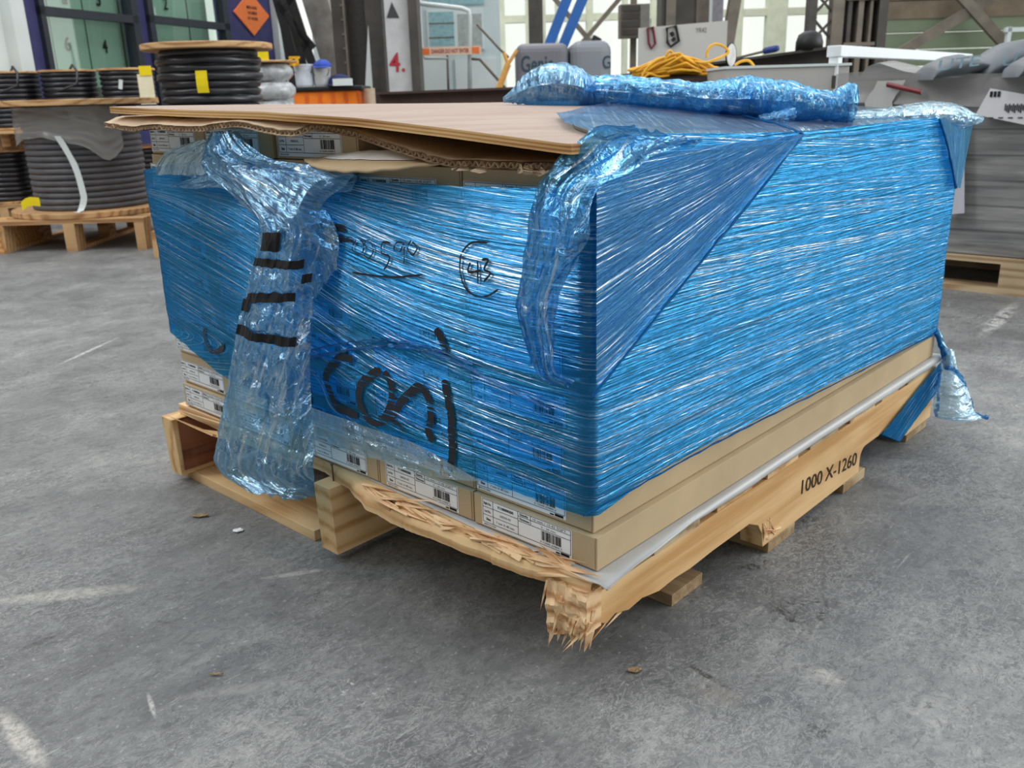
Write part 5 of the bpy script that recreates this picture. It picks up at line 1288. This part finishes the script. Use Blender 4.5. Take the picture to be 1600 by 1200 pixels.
for k in range(61):
    rows.append([wsurf(y, lerp(.131, interp([-.5, .2, .50, .66, .76, .80, .86], [.725, .735, .735, .765, .80, .785, .70], y), k/60)) for y in ys])
b = MB(); b.grid(rows)
top = rows[-1]; b.grid([top, [Vector((2.85, p.y, p.z+.01)) for p in top], [Vector((3.7, p.y, .74)) for p in top], [Vector((3.72, p.y, .131)) for p in top]])
b.grid([[r[0] for r in rows], [Vector((3.7, .86, r[0].z)) for r in rows]]); b.grid([[r[-1] for r in rows], [Vector((3.7, ys[-1], r[-1].z)) for r in rows]])
build('wrapped_stack', b, GW, t, smooth=True)
b = MB(); rows = [[Vector((2.675+.006*ridge(i*.3, j*.2, 3, 2)+.01*math.sin(j*.35), .90-1.45*i/70, .745+.02*smo(40, 0, i)-.012*j+.01*nz(i*.1, 5))) for i in range(71)] for j in range(10)]; b.grid(rows); build('film_band', b, MILK, t, smooth=True, fix=False)
b = MB(); b.grid([[Vector((2.668, .76-.02*math.cos(j)-.10*i/4, .735-.15*j/6)) for i in range(5)] for j in range(7)]); build('paper_sheet', b, plain('dull_paper', rgb(188, 188, 186), .6, var=.03), t)
b = MB(); b.prism([(2.66, .492, .61), (2.66, .425, .615), (2.66, .385, .28), (2.66, .448, .27)], (.002, 0, 0)); build('paper_sheet', b, plain('lilac_paper', rgb(196, 196, 206), .6, var=.02), t)
b = MB()
for s_, z_ in (('Office', .55), ('LB', .50), ('No', .44), ('4', .36)): put_text(b, s_, (2.657, .468-.04*(.6-z_), z_), (0, -1, 0), (0, 0, 1), .035, .018)
build('paper_writing', b, plain('pencil', rgb(100, 100, 106), .6), t, fix=False)
b = MB(); b.prism([(2.655, .352, .70), (2.655, .18, .665), (2.655, .20, .575), (2.655, .388, .615)], (.002, 0, 0)); build('shipping_label', b, plain('bright_paper', rgb(222, 222, 226), .5, var=.02), t)
b = MB()
for k in range(3): b.box((2.652, .318+.012*k, .672), (2.654, .326+.012*k, .690))
for k in range(12): b.box((2.652, .23+.006*k, .62+.004*(k % 3)), (2.654, .233+.006*k, .645+.004*(k % 2)))
for k in range(5): b.box((2.652, .21+.03*k, .603), (2.654, .225+.03*k, .606))
build('label_print', b, BLK, t)
b = MB(); rr_ = [[Vector((2.655-.008*math.sin(math.pi*j/4)-.003*nz(i, j), .700-.125*i/12, .722-.030*i/12+.018*(j/4-.5))) for i in range(13)] for j in range(5)]; b.grid(rr_); build('red_tape', b, plain('dark_red_tape', rgb(120, 36, 42), .35, .5), t, smooth=True, fix=False)
# its pallet
t = thing('wooden_pallet', 'pallet under the big grey wrapped load at right', 'pallet', (3.2, .17, 0)); m_ = wood('pale_pallet', rgb(200, 178, 146), rgb(160, 132, 98), 1)
for i in range(7): build('deck_board', MB().box((2.68+i*.155, -.42, .108), (2.78+i*.155, .86, .128)), m_, t)
for x in (2.68, 3.15, 3.64):
    build('bottom_board', MB().box((x, -.42, 0), (x+.1, .86, .02)), m_, t)
    for y in (-.42, .15, .76): build('block', MB().box((x, y, .02), (x+.1, y+.10, .108)), m_, t)
b = MB()
# bags on the load
BAG = plain('dusty_bag', rgb(110, 116, 122), .5, .4, var=.14, scale=7); BAGB = plain('bag_blue_print', rgb(66, 124, 154), .5, .4, var=.1)
def bag(px, py, d, L_, w_, h_, rz, ry, label, z=None):
    s_, _, z_ = lb(px, py, d); t = bgt('cement_bag', label, 'bag', s_, d, (z if z is not None else z_), 'bags on the grey load', rz)
    M = Matrix.Rotation(ry, 4, 'Y'); b = MB(); rows = []; rows2 = []
    for i in range(21):
        u = i/20; r1 = []
        for j in range(25):
            a = 2*math.pi*j/24; e_ = (math.sin(math.pi*min(1, max(0, u)))**.35); x = (u-.5)*L_
            r1.append(M @ Vector((x, w_/2*math.cos(a)*(.75+.25*e_), h_*e_*(.5+.5*math.sin(a))+.008*nz(u*4, math.cos(a)*2, math.sin(a)*2+px)*e_+.001)))
        rows.append(r1)
    b.grid(rows); build('sack', b, BAG, t, smooth=True, world=False)
    b = MB(); rows2 = [[p*1.012 if False else p+Vector((0, -.003, .002)) for p in r[15:23]] for r in rows[4:13]]; b.grid(rows2); build('printed_patch', b, BAGB, t, smooth=True, world=False, fix=False)
    b = MB(); q = M @ Vector((-.10, -w_/2-.008, h_*.42)); put_text(b, 'UTE', q, (M @ Vector((1, 0, 0))), (0, -.25, .97), .14, .035, bold=.01); build('bag_print', b, plain('pale_blue_print', rgb(160, 190, 206), .5), t, world=False, fix=False)
bag(1487, 121, 3.3, .20, .20, .07, 0, -.10, 'small grey bag with blue print, left on the grey load', .742)
bag(1580, 122, 3.3, .30, .24, .10, .0, -.26, 'large grey bag with blue print, tilted up on the grey load', .752)
bag(1640, 128, 3.08, .26, .18, .07, -.1, -.08, 'grey bag at the right picture edge, in front of the tilted one', .742)
# ---- scraps on the floor
for (px, py, l_, r_, lab_, m_) in ((313, 806, .030, .007, 'thin greenish wood splinter on the floor left of the load', GREYW), (372, 829, .018, .008, 'crumpled white paper scrap on the floor left of the load', PAPER), (338, 1054, .018, .002, 'tiny pale wood sliver on the floor at lower left', GREYW), (992, 1047, .018, .006, 'small pale chip on the floor below the broken stringer', GREYW)):
    c = on(px, py, 2, .002); b = MB(); t = thing('floor_scrap', lab_, 'scrap', (c.x, c.y, 0))
    rows = [[c+RH*(l_*(i/6-.5))+FH*(r_*(j/3-.5)*(1-.6*abs(i/3-1))*2)+Vector((0, 0, .001+.004*abs(nz(i*1.1, j*1.3, px)))) for i in range(7)] for j in range(4)]; b.grid(rows); build('chip', b, m_, t, fix=False).modifiers.new('s', 'SOLIDIFY').thickness = .0012
# ---- neighbouring pallet corner at the left edge
t = bgt('wooden_pallet', 'corner of another pine pallet at the left picture edge', 'pallet', lb(-40, 352, 4.72)[0], 4.72)
s0_ = lb(-40, 352, 4.72)[0]; xr = lb(-2, 352, 4.72)[0]-s0_; m_ = wood('bright_pine_block', rgb(222, 172, 112), rgb(180, 126, 72), 0)
build('deck_board', MB().box((-.5, 0, .115), (xr, .5, .135)), m_, t, world=False)
for x in (xr-.07, xr-.45): build('block', MB().box((x, .0, .02), (x+.06, .5, .115)), m_, t, world=False)
build('bottom_board', MB().box((-.5, .0, 0), (xr, .1, .02)), m_, t, world=False)
